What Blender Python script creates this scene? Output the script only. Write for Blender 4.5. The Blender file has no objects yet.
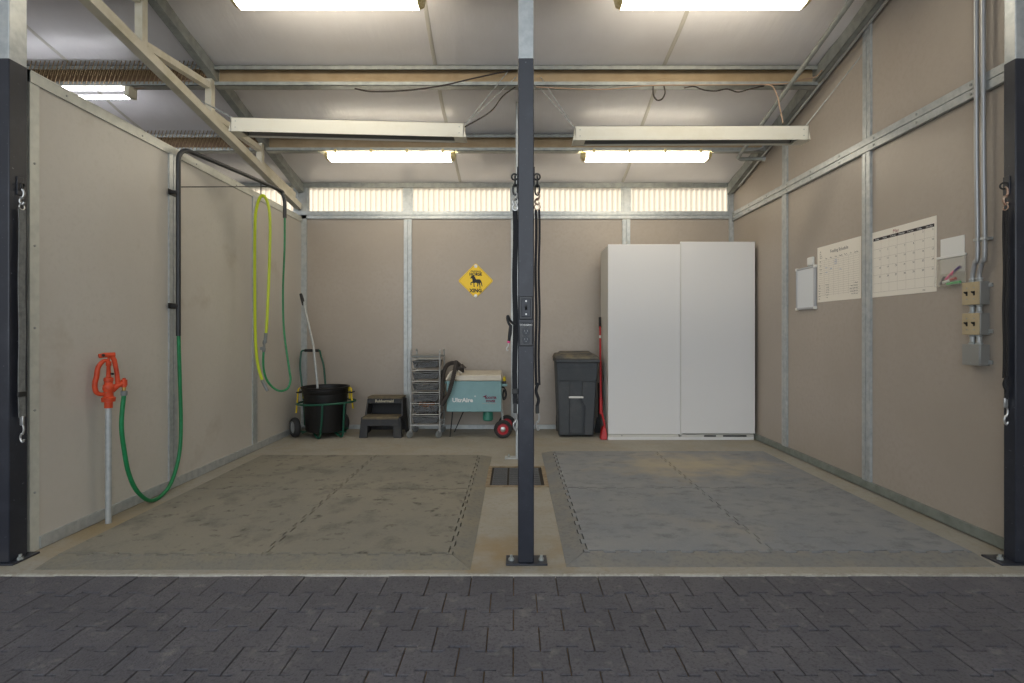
import bpy, bmesh, math, random
from mathutils import Vector, Matrix
random.seed(7)
S = bpy.context.scene
COL = S.collection
F = 540.0; H = 1.12; VX = 515.0; VY = 332.0
# ------------------------------------------------------------ camera, world, exposure
cam_d = bpy.data.cameras.new('camera'); cam = bpy.data.objects.new('camera', cam_d); COL.objects.link(cam)
cam.location = (0, 0, H); cam.rotation_euler = (math.pi/2, 0, 0)
cam_d.sensor_width = 36; cam_d.lens = F*36/1024
cam_d.shift_x = -(VX-512)/1024; cam_d.shift_y = -(341.5-VY)/1024
cam_d.clip_start = 0.05; S.camera = cam
W = bpy.data.worlds.new('world'); S.world = W; W.use_nodes = True
bg = W.node_tree.nodes['Background']; bg.inputs[0].default_value = (0.86, 0.93, 1.0, 1); bg.inputs[1].default_value = 1.45
sun_d = bpy.data.lights.new('sun', 'SUN'); sun_d.energy = 3.5; sun_d.angle = 0.02; sun_d.color = (1, .93, .82)
sun = bpy.data.objects.new('sun', sun_d); COL.objects.link(sun)
sun.rotation_euler = Vector((0.5, -0.72, -0.5)).to_track_quat('-Z', 'Y').to_euler()
S.view_settings.view_transform = 'Standard'; S.view_settings.look = 'None'
S.view_settings.gamma = 1; S.view_settings.use_curve_mapping = False
S.view_settings.exposure = 0.72
LAMP = 8.0

# ------------------------------------------------------------ helpers
def lin(c):
    def f(v):
        v /= 255.0
        return v/12.92 if v <= .04045 else ((v+.055)/1.055)**2.4
    return (f(c[0]), f(c[1]), f(c[2]), 1)

def mat(name, rgb, rough=.6, metal=0, var=None, bump=None, rnd=0, emit=None, alpha=None, spec=None, trans=0):
    """var: list of (scale, low, high, rgb2, detail); each lays a noise-masked second colour over the first"""
    m = bpy.data.materials.new(name); m.use_nodes = True
    nt = m.node_tree; N = nt.nodes; L = nt.links; b = N['Principled BSDF']
    b.inputs['Base Color'].default_value = lin(rgb); b.inputs['Roughness'].default_value = rough
    b.inputs['Metallic'].default_value = metal
    if spec is not None: b.inputs['Specular IOR Level'].default_value = spec
    if trans: b.inputs['Transmission Weight'].default_value = trans
    if alpha is not None: b.inputs['Alpha'].default_value = alpha
    geo = None
    if var or bump:
        geo = N.new('ShaderNodeNewGeometry')
    cur = None
    for v in (var or []):
        sc, lo, hi, c2 = v[:4]; det = v[4] if len(v) > 4 else 5; stretch = v[5] if len(v) > 5 else None
        n = N.new('ShaderNodeTexNoise'); n.inputs['Scale'].default_value = sc; n.inputs['Detail'].default_value = det
        n.inputs['Roughness'].default_value = .6
        src = geo.outputs['Position']
        mp = N.new('ShaderNodeMapping'); L.new(src, mp.inputs[0])
        mp.inputs['Location'].default_value = (random.random()*9, random.random()*9, random.random()*9)
        if stretch: mp.inputs['Scale'].default_value = stretch
        L.new(mp.outputs[0], n.inputs['Vector'])
        r = N.new('ShaderNodeMapRange'); r.inputs[1].default_value = lo; r.inputs[2].default_value = hi
        L.new(n.outputs['Fac'], r.inputs[0])
        x = N.new('ShaderNodeMix'); x.data_type = 'RGBA'
        L.new(r.outputs[0], x.inputs[0])
        if cur is None: x.inputs[6].default_value = lin(rgb)
        else: L.new(cur, x.inputs[6])
        x.inputs[7].default_value = lin(c2); cur = x.outputs[2]
    if rnd:
        oi = N.new('ShaderNodeObjectInfo'); r = N.new('ShaderNodeMapRange')
        r.inputs[3].default_value = 1-rnd; r.inputs[4].default_value = 1+rnd
        L.new(oi.outputs['Random'], r.inputs[0])
        hs = N.new('ShaderNodeHueSaturation'); L.new(r.outputs[0], hs.inputs['Value'])
        if cur is None: hs.inputs['Color'].default_value = lin(rgb)
        else: L.new(cur, hs.inputs['Color'])
        cur = hs.outputs[0]
    if cur is not None: L.new(cur, b.inputs['Base Color'])
    if bump:
        sc, st = bump[:2]
        n = N.new('ShaderNodeTexNoise'); n.inputs['Scale'].default_value = sc; n.inputs['Detail'].default_value = 6
        if len(bump) > 2:
            mp = N.new('ShaderNodeMapping'); mp.inputs['Scale'].default_value = bump[2]
            L.new(geo.outputs['Position'], mp.inputs[0]); L.new(mp.outputs[0], n.inputs['Vector'])
        else: L.new(geo.outputs['Position'], n.inputs['Vector'])
        bp = N.new('ShaderNodeBump'); bp.inputs['Strength'].default_value = st; bp.inputs['Distance'].default_value = .01
        L.new(n.outputs['Fac'], bp.inputs['Height']); L.new(bp.outputs[0], b.inputs['Normal'])
    if emit:
        b.inputs['Emission Color'].default_value = lin(emit[0]); b.inputs['Emission Strength'].default_value = emit[1]
    return m

def origin(o):
    v = Vector((0, 0, 0))
    while o is not None: v = v+o.location; o = o.parent
    return v

class MB:
    def __init__(s): s.v = []; s.f = []
    def add(s, vs, fs):
        k = len(s.v); s.v += [Vector(p) for p in vs]; s.f += [tuple(i+k for i in f) for f in fs]; return s
    def box(s, x0, x1, y0, y1, z0, z1):
        return s.add([(x0,y0,z0),(x1,y0,z0),(x1,y1,z0),(x0,y1,z0),(x0,y0,z1),(x1,y0,z1),(x1,y1,z1),(x0,y1,z1)],
                     [(3,2,1,0),(4,5,6,7),(0,1,5,4),(1,2,6,5),(2,3,7,6),(3,0,4,7)])
    def hexa(s, low, high):      # two matching quads -> closed hexahedron
        return s.add(list(low)+list(high), [(3,2,1,0),(4,5,6,7),(0,1,5,4),(1,2,6,5),(2,3,7,6),(3,0,4,7)])
    def beam(s, a, b, w, h, up=(0,0,1)):
        a = Vector(a); b = Vector(b); d = (b-a).normalized(); r = d.cross(Vector(up)).normalized(); u = r.cross(d)
        q = [(-w/2,-h/2),(w/2,-h/2),(w/2,h/2),(-w/2,h/2)]
        return s.add([a+r*i+u*j for i,j in q]+[b+r*i+u*j for i,j in q], [(0,1,2,3),(7,6,5,4),(0,4,5,1),(1,5,6,2),(2,6,7,3),(3,7,4,0)])
    def tube(s, pts, r, n=8, closed=False, caps=True):
        pts = [Vector(p) for p in pts]; m = len(pts); rr = r if isinstance(r, (list, tuple)) else [r]*m
        T = []
        for i in range(m):
            a = pts[(i-1) % m] if (closed or i > 0) else pts[i]; b = pts[(i+1) % m] if (closed or i < m-1) else pts[i]
            T.append((b-a).normalized())
        u = T[0].orthogonal().normalized(); vs = []; fs = []
        for i in range(m):
            u = (u-T[i]*u.dot(T[i])); u = u.normalized() if u.length > 1e-6 else T[i].orthogonal().normalized()
            w = T[i].cross(u)
            for k in range(n):
                t = 2*math.pi*k/n; vs.append(pts[i]+(u*math.cos(t)+w*math.sin(t))*rr[i])
        for i in range(m if closed else m-1):
            j = (i+1) % m
            for k in range(n):
                l = (k+1) % n; fs.append((i*n+k, i*n+l, j*n+l, j*n+k))
        if not closed and caps: fs += [tuple(range(n-1,-1,-1)), tuple((m-1)*n+k for k in range(n))]
        return s.add(vs, fs)
    def cyl(s, a, b, r, n=16, r2=None):
        return s.tube([a, b], [r, r if r2 is None else r2], n)
    def lathe(s, prof, c, axis=(0,0,1), n=24, sx=1, sy=1, cap=True):
        A = Vector(axis).normalized(); u = A.orthogonal().normalized() if abs(A.z) < .99 else Vector((1,0,0)); w = A.cross(u); c = Vector(c)
        vs = []; fs = []
        for r, h in prof:
            for k in range(n):
                t = 2*math.pi*k/n; vs.append(c+A*h+u*(r*sx*math.cos(t))+w*(r*sy*math.sin(t)))
        for i in range(len(prof)-1):
            for k in range(n):
                l = (k+1) % n; fs.append((i*n+k, i*n+l, (i+1)*n+l, (i+1)*n+k))
        if cap and prof[0][0] > 1e-5: fs.append(tuple(range(n-1,-1,-1)))
        if cap and prof[-1][0] > 1e-5: fs.append(tuple((len(prof)-1)*n+k for k in range(n)))
        return s.add(vs, fs)
    def ring(s, c, R, r, axis=(0,1,0), n=16, m=6):
        A = Vector(axis).normalized(); u = A.orthogonal().normalized(); w = A.cross(u); c = Vector(c)
        return s.tube([c+(u*math.cos(2*math.pi*k/n)+w*math.sin(2*math.pi*k/n))*R for k in range(n)], r, m, closed=True)
    def prism(s, poly, fn, t0, t1):     # fn(u, v, t) -> point
        n = len(poly)
        return s.add([fn(u,v,t0) for u,v in poly]+[fn(u,v,t1) for u,v in poly],
                     [tuple(range(n-1,-1,-1)), tuple(range(n,2*n))]+[(i,(i+1)%n,(i+1)%n+n,i+n) for i in range(n)])
    def build(s, name, m, parent=None, smooth=None, bevel=0, seg=2):
        me = bpy.data.meshes.new(name)
        og = origin(parent) if parent else Vector((0,0,0))
        me.from_pydata([tuple(p-og) for p in s.v], [], s.f)
        bm = bmesh.new(); bm.from_mesh(me)
        bmesh.ops.recalc_face_normals(bm, faces=bm.faces[:]); bm.to_mesh(me); bm.free()
        me.materials.append(m)
        if smooth is None and not bevel: smooth = 40
        if smooth:
            me.shade_smooth(); me.set_sharp_from_angle(angle=math.radians(smooth))
        o = bpy.data.objects.new(name, me); COL.objects.link(o)
        if parent: o.parent = parent
        if bevel:
            b = o.modifiers.new('bevel', 'BEVEL'); b.width = bevel; b.segments = seg; b.limit_method = 'ANGLE'; b.angle_limit = math.radians(35)
            me.shade_smooth(); me.set_sharp_from_angle(angle=math.radians(50)); b.harden_normals = False
        return o

def tag(o, label, cat, group=None):
    o['label'] = label; o['category'] = cat
    if group: o['group'] = group
    return o
def thing(name, label, cat, loc, group=None):
    o = bpy.data.objects.new(name, None); o.empty_display_size = .1; COL.objects.link(o); o.location = loc
    return tag(o, label, cat, group)
def struct(o): o['kind'] = 'structure'; return o
def stuff(o): o['kind'] = 'stuff'; return o
def P(px, py, d): return Vector(((px-VX)/F*d, d, H-(py-VY)/F*d))      # real place of something seen at depth d
def OnX(px, py, X): return P(px, py, F*X/(px-VX))                    # ... of something on the plane x = X
def smoothpath(pts, k=6):
    pts = [Vector(p) for p in pts]; out = []
    for i in range(len(pts)-1):
        p0 = pts[max(i-1,0)]; p1 = pts[i]; p2 = pts[i+1]; p3 = pts[min(i+2,len(pts)-1)]
        for j in range(k):
            t = j/k
            out.append(.5*((2*p1)+(p2-p0)*t+(2*p0-5*p1+4*p2-p3)*t*t+(3*p1-p0-3*p2+p3)*t**3))
    out.append(pts[-1]); return out
def text_part(items, fn, name, m, parent, depth=.0006, bold=0):
    """items: (string, u, v, size, align); fn(u, v, t) -> world point"""
    mb = MB()
    for it in items:
        st, u, v, size = it[:4]; al = it[4] if len(it) > 4 else 'CENTER'; wd = it[5] if len(it) > 5 else None
        cu = bpy.data.curves.new('lettering', 'FONT'); cu.body = st; cu.size = size; cu.align_x = al; cu.align_y = 'CENTER'; cu.resolution_u = 2; cu.offset = bold*size
        ob = bpy.data.objects.new('lettering', cu); COL.objects.link(ob)
        dg = bpy.context.evaluated_depsgraph_get(); me = bpy.data.meshes.new_from_object(ob.evaluated_get(dg))
        k = 1
        if wd and len(me.vertices):
            xs = [p.co.x for p in me.vertices]; k = wd/(max(xs)-min(xs))
        mb.add([fn(u+p.co.x*k, v+p.co.y, depth) for p in me.vertices], [tuple(p.vertices) for p in me.polygons])
        bpy.data.objects.remove(ob); bpy.data.curves.remove(cu); bpy.data.meshes.remove(me)
    return mb.build(name, m, parent, smooth=0)

# ------------------------------------------------------------ materials
M = {}
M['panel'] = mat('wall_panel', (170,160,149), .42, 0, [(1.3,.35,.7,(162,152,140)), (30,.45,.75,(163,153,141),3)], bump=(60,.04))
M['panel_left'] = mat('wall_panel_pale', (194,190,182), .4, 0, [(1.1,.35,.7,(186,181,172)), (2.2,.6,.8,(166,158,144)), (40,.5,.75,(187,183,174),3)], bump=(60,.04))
M['galv'] = mat('galvanised_steel', (184,188,188), .4, .35, [(25,.35,.65,(166,171,172),2), (6,.5,.8,(190,192,188))])
M['galv_dark'] = mat('weathered_galvanised_steel', (168,172,168), .48, .35, [(14,.35,.65,(146,150,147),3)])
M['purlin'] = mat('tan_steel', (176,154,122), .6, .1, [(9,.4,.7,(164,141,108))])  # tan colour for the purlin webs
M['purlin_dark'] = mat('brown_steel', (132,106,80), .6, .1, [(12,.4,.7,(112,88,64))])  # darker brown webs for the purlins beyond the left wall
M['galv_base'] = mat('dull_galvanised_steel', (138,144,138), .5, .3, [(14,.35,.65,(122,128,122),3)])
M['cream'] = mat('cream_painted_steel', (222,216,198), .45, .1, [(7,.45,.75,(200,193,165))])
M['trim'] = mat('pale_galvanised_trim', (202,203,194), .42, .2, [(18,.4,.7,(190,192,184),2)])
M['white_metal'] = mat('white_enamel', (226,222,206), .4, 0, [(5,.5,.8,(216,210,190))])
M['roof'] = mat('white_vinyl_insulation', (232,231,235), .3, 0, [(1.7,.4,.75,(223,221,224))], bump=(3.6,.75,(2.2,.45,1)))
M['seam'] = mat('white_seam_tape', (200,197,190), .4)
M['black_paint'] = mat('black_painted_steel', (38,41,50), .38, 0, [(70,.71,.78,(110,114,120),2), (9,.5,.8,(52,55,64))])
M['black_blue'] = M['black_paint']
M['concrete'] = mat('concrete', (156,152,143), .75, 0, [(1.6,.35,.65,(145,141,130)), (3.2,.5,.78,(146,136,114)), (.8,.55,.75,(164,160,150)), (45,.5,.8,(140,132,116),4)], bump=(80,.15))
M['kerb'] = mat('concrete_edge', (172,168,158), .8, 0, [(12,.4,.7,(140,135,122)), (60,.5,.8,(190,187,178))], bump=(90,.3))
M['mat_r'] = mat('grey_rubber', (122,125,130), .8, 0, [(2.2,.4,.66,(136,137,137)), (1.1,.54,.75,(148,142,130)), (9,.5,.72,(106,108,112),6,(1,1.4,1)), (70,.5,.8,(134,137,140),3)], bump=(60,.25))
M['mat_l'] = mat('dusty_rubber', (122,119,110), .8, 0, [(1.3,.36,.6,(133,128,115)), (4.2,.52,.7,(98,95,88),6,(1.2,1,1)), (13,.58,.7,(78,74,66),5), (60,.5,.8,(132,127,114),3)], bump=(50,.25))
M['mat_edge_l'] = mat('dusty_rubber_edge', (120,117,108), .8, 0, [(4,.4,.7,(131,125,108)), (40,.5,.8,(100,99,96))], bump=(60,.25))
def dust_patch(m, c, r0, r1, rgb):
    nt = m.node_tree; N = nt.nodes; L = nt.links; b = N['Principled BSDF']; src = b.inputs['Base Color'].links[0].from_socket
    g = N.new('ShaderNodeNewGeometry'); mp = N.new('ShaderNodeMapping'); mp.inputs['Location'].default_value = (-c[0]/1.6, -c[1], 0); mp.inputs['Scale'].default_value = (1/1.6, 1, 1)
    L.new(g.outputs['Position'], mp.inputs[0]); ln = N.new('ShaderNodeVectorMath'); ln.operation = 'LENGTH'; L.new(mp.outputs[0], ln.inputs[0])
    n = N.new('ShaderNodeTexNoise'); n.inputs['Scale'].default_value = 5; n.inputs['Detail'].default_value = 6; L.new(g.outputs['Position'], n.inputs['Vector'])
    ad = N.new('ShaderNodeMath'); ad.operation = 'MULTIPLY_ADD'; L.new(n.outputs['Fac'], ad.inputs[0]); ad.inputs[1].default_value = .9; L.new(ln.outputs['Value'], ad.inputs[2])
    r = N.new('ShaderNodeMapRange'); r.inputs[1].default_value = r0+.45; r.inputs[2].default_value = r1+.45; r.inputs[3].default_value = .85; r.inputs[4].default_value = 0; L.new(ad.outputs[0], r.inputs[0])
    x = N.new('ShaderNodeMix'); x.data_type = 'RGBA'; L.new(r.outputs[0], x.inputs[0]); L.new(src, x.inputs[6]); x.inputs[7].default_value = lin(rgb); L.new(x.outputs[2], b.inputs['Base Color'])
dust_patch(M['mat_r'], (1.45, 4.45), .05, .5, (168,156,132))
dust_patch(M['concrete'], (-2.40, 3.1), .0, .55, (146,128,94)); dust_patch(M['concrete'], (-.1, 2.72), .0, .3, (142,122,88))
M['mat_dark'] = mat('grey_rubber_edge', (116,117,117), .8, 0, [(5,.4,.7,(130,126,116)), (40,.5,.8,(100,100,101))], bump=(60,.25))
M['paver'] = mat('black_rubber_paver', (84,83,89), .78, 0, [(3.5,.42,.72,(97,95,99)), (90,.5,.7,(66,65,71),3), (14,.58,.76,(116,113,112),6)], bump=(130,.5), rnd=.07)
M['sand'] = mat('joint_sand', (112,90,60), .95, 0, [(30,.4,.7,(74,60,44))])
M['black_rubber'] = mat('black_rubber', (26,26,28), .6)
M['strap'] = mat('black_webbing', (34,34,37), .85, 0, bump=(400,.4))
M['strap_grey'] = mat('worn_grey_webbing', (122,124,122), .85, 0, [(30,.4,.7,(98,100,100))], bump=(400,.4))
M['chrome'] = mat('steel_hardware', (190,190,188), .3, .8)
M['rust'] = mat('rusty_hardware', (150,112,92), .45, .6, [(40,.4,.6,(190,170,150))])
M['dark_metal'] = mat('dark_iron', (58,58,58), .45, .6)
M['pipe_black'] = mat('black_hose_boom', (48,50,52), .4, .1)
M['hose_green'] = mat('green_hose', (22,122,72), .45, 0, [(20,.5,.7,(30,136,84))])
M['hose_yellow'] = mat('yellow_green_hose', (190,206,40), .45)
M['grey_plastic'] = mat('grey_plastic', (120,124,124), .5)
M['red_iron'] = mat('orange_red_iron', (205,72,34), .5, 0, [(18,.5,.7,(176,54,24)), (45,.66,.74,(160,110,80))])
M['brass'] = mat('brass', (190,160,90), .35, .7)
M['teal'] = mat('teal_enamel', (126,164,167), .4, 0, [(8,.5,.8,(118,155,159))])
M['teal_dark'] = mat('teal_plastic', (58,132,112), .4)
M['beige'] = mat('beige_lid', (202,194,178), .5, 0, [(10,.5,.7,(190,180,160))])
M['hose_dark'] = mat('dark_vacuum_hose', (58,52,48), .6)
M['red_wheel'] = mat('red_wheel', (178,32,44), .45)
M['red_plastic'] = mat('red_plastic', (176,30,34), .4)
M['tyre'] = mat('tyre_rubber', (44,44,45), .75)
M['bucket'] = mat('black_plastic', (15,15,17), .5, 0, [(8,.58,.8,(30,30,30))])
M['green_steel'] = mat('dark_green_steel', (24,84,66), .4, .1)
M['rope'] = mat('yellow_rope', (212,186,30), .7)
M['bin'] = mat('dark_grey_plastic', (70,74,78), .6, 0, [(6,.5,.75,(84,86,88)), (40,.55,.75,(62,65,70))])
M['bin_lid'] = mat('dusty_bin_lid', (76,76,75), .7, 0, [(7,.42,.66,(122,113,94))])
M['stool'] = mat('charcoal_stool_plastic', (48,49,52), .6, 0, [(12,.5,.75,(64,62,58))])
M['stool_dusty'] = mat('dusty_tread', (96,88,72), .8, 0, [(14,.4,.7,(120,108,84))])
M['pale_letter'] = mat('pale_lettering', (190,182,158), .6)
M['trolley'] = mat('silver_tube', (174,176,176), .4, .4)
M['mesh_drawer'] = mat('clear_grey_drawer', (104,106,108), .45, 0, alpha=.6)
M['wardrobe'] = mat('white_laminate', (224,223,222), .42)
M['wardrobe_edge'] = mat('white_laminate_edge', (205,203,196), .5)
M['white_plastic'] = mat('white_plastic', (226,226,222), .4)
M['paper'] = mat('cream_paper', (234,228,216), .75)
M['whiteboard'] = mat('whiteboard_face', (214,218,222), .3)
M['board_frame'] = mat('grey_board_frame', (176,178,182), .4, .3)
M['ink'] = mat('ink', (50,46,48), .8)
M['ink_grey'] = mat('grey_ink', (168,160,150), .8)
M['ink_blue'] = mat('blue_ink', (130,150,190), .8)
M['ink_red'] = mat('red_ink', (150,70,70), .8)
M['white_ink'] = mat('white_ink', (225,225,222), .7)
M['maroon'] = mat('maroon_ink', (110,32,62), .7)
M['yellow_sign'] = mat('yellow_sign', (242,204,28), .45)
M['black_ink'] = mat('black_ink', (24,26,34), .6)
M['box_tan'] = mat('beige_switch_plate', (184,168,136), .45, .15, [(12,.5,.75,(172,156,124))])
M['box_grey'] = mat('grey_electrical_box', (150,150,146), .45, .3)
M['conduit'] = mat('galvanised_conduit', (168,170,172), .38, .5)
M['vinyl_clear'] = mat('clear_vinyl', (225,220,208), .2, alpha=.2)
M['pink'] = mat('pink_marker', (220,70,130), .5); M['purple'] = mat('purple_marker', (80,60,110), .5)
M['green_marker'] = mat('green_marker', (40,180,90), .5); M['orange'] = mat('orange_bristle', (176,112,70), .7)
M['drain'] = mat('drain_grate_iron', (84,86,90), .6, .3, bump=(120,.6))
M['drain_pit'] = mat('drain_pit', (40,34,28), .9)
M['wire'] = mat('wire', (150,128,96), .6, .2); M['cable'] = mat('brown_cable', (46,36,30), .6); M['cable_tan'] = mat('tan_cable', (168,142,120), .6)
M['reflector'] = mat('heater_reflector', (120,120,118), .3, .7)
M['outlet'] = mat('black_outlet_cover', (44,46,50), .3)
M['lamp'] = mat('lit_diffuser', (255,250,235), .5, 0, emit=((255,243,220), LAMP))
M['lamp_end'] = mat('lamp_end_cap', (222,205,150), .35, 0, [(25,.45,.6,(190,168,104),2)], bump=(40,.6))
M['tube_lit'] = mat('lit_tube', (255,255,255), .5, 0, emit=((250,250,255), LAMP*.9))
# translucent corrugated panes, daylight comes through them
m = bpy.data.materials.new('translucent_corrugated_panel'); m.use_nodes = True; nt = m.node_tree; nt.nodes.clear()
out = nt.nodes.new('ShaderNodeOutputMaterial'); mx = nt.nodes.new('ShaderNodeMixShader'); tr = nt.nodes.new('ShaderNodeBsdfTranslucent'); df = nt.nodes.new('ShaderNodeBsdfDiffuse')
tr.inputs[0].default_value = (.50,.44,.36,1); df.inputs[0].default_value = (.75,.68,.55,1); mx.inputs[0].default_value = .25
nt.links.new(tr.outputs[0], mx.inputs[1]); nt.links.new(df.outputs[0], mx.inputs[2]); nt.links.new(mx.outputs[0], out.inputs[0])
M['pane'] = m

# ------------------------------------------------------------ the shell
XL, XR, YB = -2.459, 2.517, 6.235
YK = 2.488                   # front edge of the slab
def zr(y): return 2.817+.25*(YB-y)        # underside of roof
fl = struct(MB().box(-5.3, 2.66, YK+.02, 6.36, -.12, 0).build('floor', M['concrete']))
struct(MB().box(-5.3, 2.66, YK, YK+.0195, -.12, 0.001).build('trim_1', M['kerb'], bevel=.004))
struct(MB().box(-14, 14, -14, 22, -.30, -.125).build('ground', mat('bounce_ground', (196,190,178), .9)))  # unseen ground outside, made pale to bounce sunlight up to the ceiling
# pavers: dogbone tiles on a sand bed
bed = struct(MB().box(-5.3, 2.66, -4.5, YK-.002, -.12, -.013).build('pavement', M['sand']))
PW, PD, A, G = .192, .1335, .0145, .0022
def paver_mesh(ytop_clip=None):
    w = PW/2-G; d = PD/2-.0034
    top = [(w,d+A),(w*.56,d+A),(w*.40,d-A),(-w*.40,d-A),(-w*.56,d+A),(-w,d+A)]
    bot = [(-w,-d-A),(-w*.56,-d-A),(-w*.40,-d+A),(w*.40,-d+A),(w*.56,-d-A),(w,-d-A)]
    poly = top+bot
    if ytop_clip is not None: poly = [(w,ytop_clip),(-w,ytop_clip)]+bot
    mb = MB(); n = len(poly); e = .0022
    inn = [(x*(1-e/.09), y*(1-e/.07)) for x,y in poly]
    mb.add([(x,y,-.03) for x,y in poly]+[(x,y,-.0015) for x,y in poly]+[(x,y,0) for x,y in inn],
           [tuple(range(2*n,3*n))]+[(i,(i+1)%n,(i+1)%n+n,i+n) for i in range(n)]+[(i+n,(i+1)%n+n,(i+1)%n+2*n,i+2*n) for i in range(n)])
    return mb
po = paver_mesh().build('paver', M['paver'], smooth=0); full = po.data
pc = paver_mesh(.101).build('paver', M['paver'], smooth=0); cut = pc.data
bpy.data.objects.remove(po); bpy.data.objects.remove(pc)
y0 = 2.318
for r in range(7):
    yc = y0+PD/2-r*PD
    for c in range(-14, 14):
        x = -.006+PW*(c+.5)+(PW/2 if r % 2 else 0)
        if x > 2.6: continue
        o = bpy.data.objects.new('paver', cut if r == 0 else full)
        o.parent = bed; o.location = (x, yc+(.0 if r else .02-.02), -.005+random.uniform(-.0015,.0015))
        o.rotation_euler = (random.uniform(-.008,.008), random.uniform(-.006,.006), 0)
        COL.objects.link(o)
stuff(MB().box(-5.2, 2.6, -4.4, y0-6*PD-PD/2-.02+PD/2-.0, -.036, -.010).build('paver_field', M['paver'], bed))

# walls: a thin core with panels, studs, rails as parts
def panel(parent, m, *b): return MB().box(*b).build('panel', m, parent, bevel=.002, seg=1)
def stud_x(parent, x, yc, w, z0, z1, into):      # stud on an x = const wall: two galvanised channels with a groove
    mb = MB(); t = .02*into
    for s in (-1, 1):
        a, b = sorted((yc+s*.003, yc+s*w/2)); mb.box(min(x,x+t), max(x,x+t), a, b, z0, z1)
    mb.box(min(x,x+t*.4), max(x,x+t*.4), yc-.004, yc+.004, z0, z1)
    return mb.build('stud', M['galv'], parent, smooth=0)
wl = struct(MB().box(XL-.05, XL-.008, 2.735, YB, .0, 2.40).build('wall_left', M['galv']))
ys = [2.78, 3.92, 5.11, YB]
for i in range(3):
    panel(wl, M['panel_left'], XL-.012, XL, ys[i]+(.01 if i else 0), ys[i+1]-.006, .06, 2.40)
for yc in (3.87, 5.09): stud_x(wl, XL, yc, .09, .06, 2.40, .6)
MB().box(XL-.055, XL+.006, 2.73, 2.785, 0, 2.446).build('end_channel', M['trim'], wl, smooth=0)
MB().box(XL-.055, XL+.010, 2.73, YB-.03, 2.385, 2.446).build('top_channel', M['trim'], wl, smooth=0)
MB().box(XL-.06, XL+.012, 2.73, YB-.03, 2.438, 2.446).build('top_lip', M['trim'], wl, smooth=0)
mb = MB()
for k in range(6): mb.cyl((XL+.008, 2.95+k*.6, 2.41), (XL+.0135, 2.95+k*.6, 2.41), .006, 8)
for k in range(6): mb.cyl((XL+.004, 2.757, .3+k*.42), (XL+.0095, 2.757, .3+k*.42), .006, 8)
stuff(mb.build('screws', M['galv_dark'], wl))
struct(MB().box(XL-.055, XL+.014, 2.785, YB-.03, .004, .065).build('baseboard_left', M['galv'], smooth=0))

wr = struct(MB().box(XR+.012, XR+.06, -2.0, 6.36, .0, 2.85).build('wall_right', M['galv_dark']))
ends = [2.66, 3.845, 5.015, YB]
for i in range(3):
    a, b = ends[i]+.005, ends[i+1]-.005
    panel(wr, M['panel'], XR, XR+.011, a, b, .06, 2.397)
    MB().hexa([(XR,a,2.49),(XR+.011,a,2.49),(XR+.011,b,2.49),(XR,b,2.49)], [(XR,a,zr(a)+.03),(XR+.011,a,zr(a)+.03),(XR+.011,b,zr(b)+.03),(XR,b,zr(b)+.03)]).build('panel', M['panel'], wr, smooth=0)
for k in range(3):
    a, b = 2.655-(k+1)*1.2+.005, 2.655-k*1.2-.005
    MB().hexa([(XR,a,.06),(XR+.011,a,.06),(XR+.011,b,.06),(XR,b,.06)], [(XR,a,zr(a)+.03),(XR+.011,a,zr(a)+.03),(XR+.011,b,zr(b)+.03),(XR,b,zr(b)+.03)]).build('panel', M['panel'], wr, smooth=0)
for yc in (3.845, 5.015):
    stud_x(wr, XR, yc, .085, .062, 2.396, -1); stud_x(wr, XR, yc, .085, 2.498, zr(yc)-.02, -.8)
for k in range(2):
    MB().box(XR-.026, XR, 2.67, YB-.03, 2.397+k*.05, 2.397+k*.05+.047).build('rail', M['galv'], wr, bevel=.003)
mb = MB()
for k in range(9):
    for z in (2.42, 2.47): mb.cyl((XR-.026, 2.95+k*.4, z), (XR-.031, 2.95+k*.4, z), .008, 8)
stuff(mb.build('bolts', M['galv_dark'], wr))
struct(MB().box(XR-.024, XR+.011, 2.67, YB-.03, .008, .062).build('baseboard_right', M['galv_base'], smooth=0))

wb = struct(MB().box(-5.3, 2.6, YB+.012, YB+.03, .0, 2.46).build('wall_back', M['galv_dark']))
bx = [XL, -1.235, .0, 1.282, XR]
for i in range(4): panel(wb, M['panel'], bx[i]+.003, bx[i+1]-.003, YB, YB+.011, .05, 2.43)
for a, b in ((-5.0,-3.73), (-3.72,XL-.06)): panel(wb, M['panel'], a, b, YB, YB+.011, .05, 2.43)
for x in (-3.72, -1.235, .0, 1.282):
    mb = MB()
    for s in (-1, 1):
        a, b = sorted((x+s*.003, x+s*.045)); mb.box(a, b, YB-.02, YB, .05, 2.42)
    mb.box(x-.004, x+.004, YB-.008, YB, .05, 2.42); mb.build('stud', M['galv'], wb, smooth=0)
for x0, x1 in ((XL, XL+.06), (XR-.05, XR-.002)): MB().box(x0, x1, YB-.024, YB, .05, 2.83).build('corner_channel', M['galv'], wb, smooth=0)
for k, (z0, z1, t) in enumerate(((2.425,2.463,.024), (2.466,2.508,.034))):
    MB().box(-5.2, XR-.052, YB-t, YB+.02, z0, z1).build('rail', M['galv'], wb, smooth=0)
MB().box(-5.2, XR-.052, YB-.03, YB+.02, 2.784, 2.835).build('header', M['galv_dark'], wb, smooth=0)
struct(MB().box(XL+.02, XR-.03, YB-.026, YB+.011, .004, .05).build('baseboard_back', M['galv'], smooth=0))
wx = [(-4.95,-3.76), (-3.68,-2.52), (XL+.06,-1.28), (-1.19,-.045), (.045,1.237), (1.327,XR-.052)]
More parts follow.
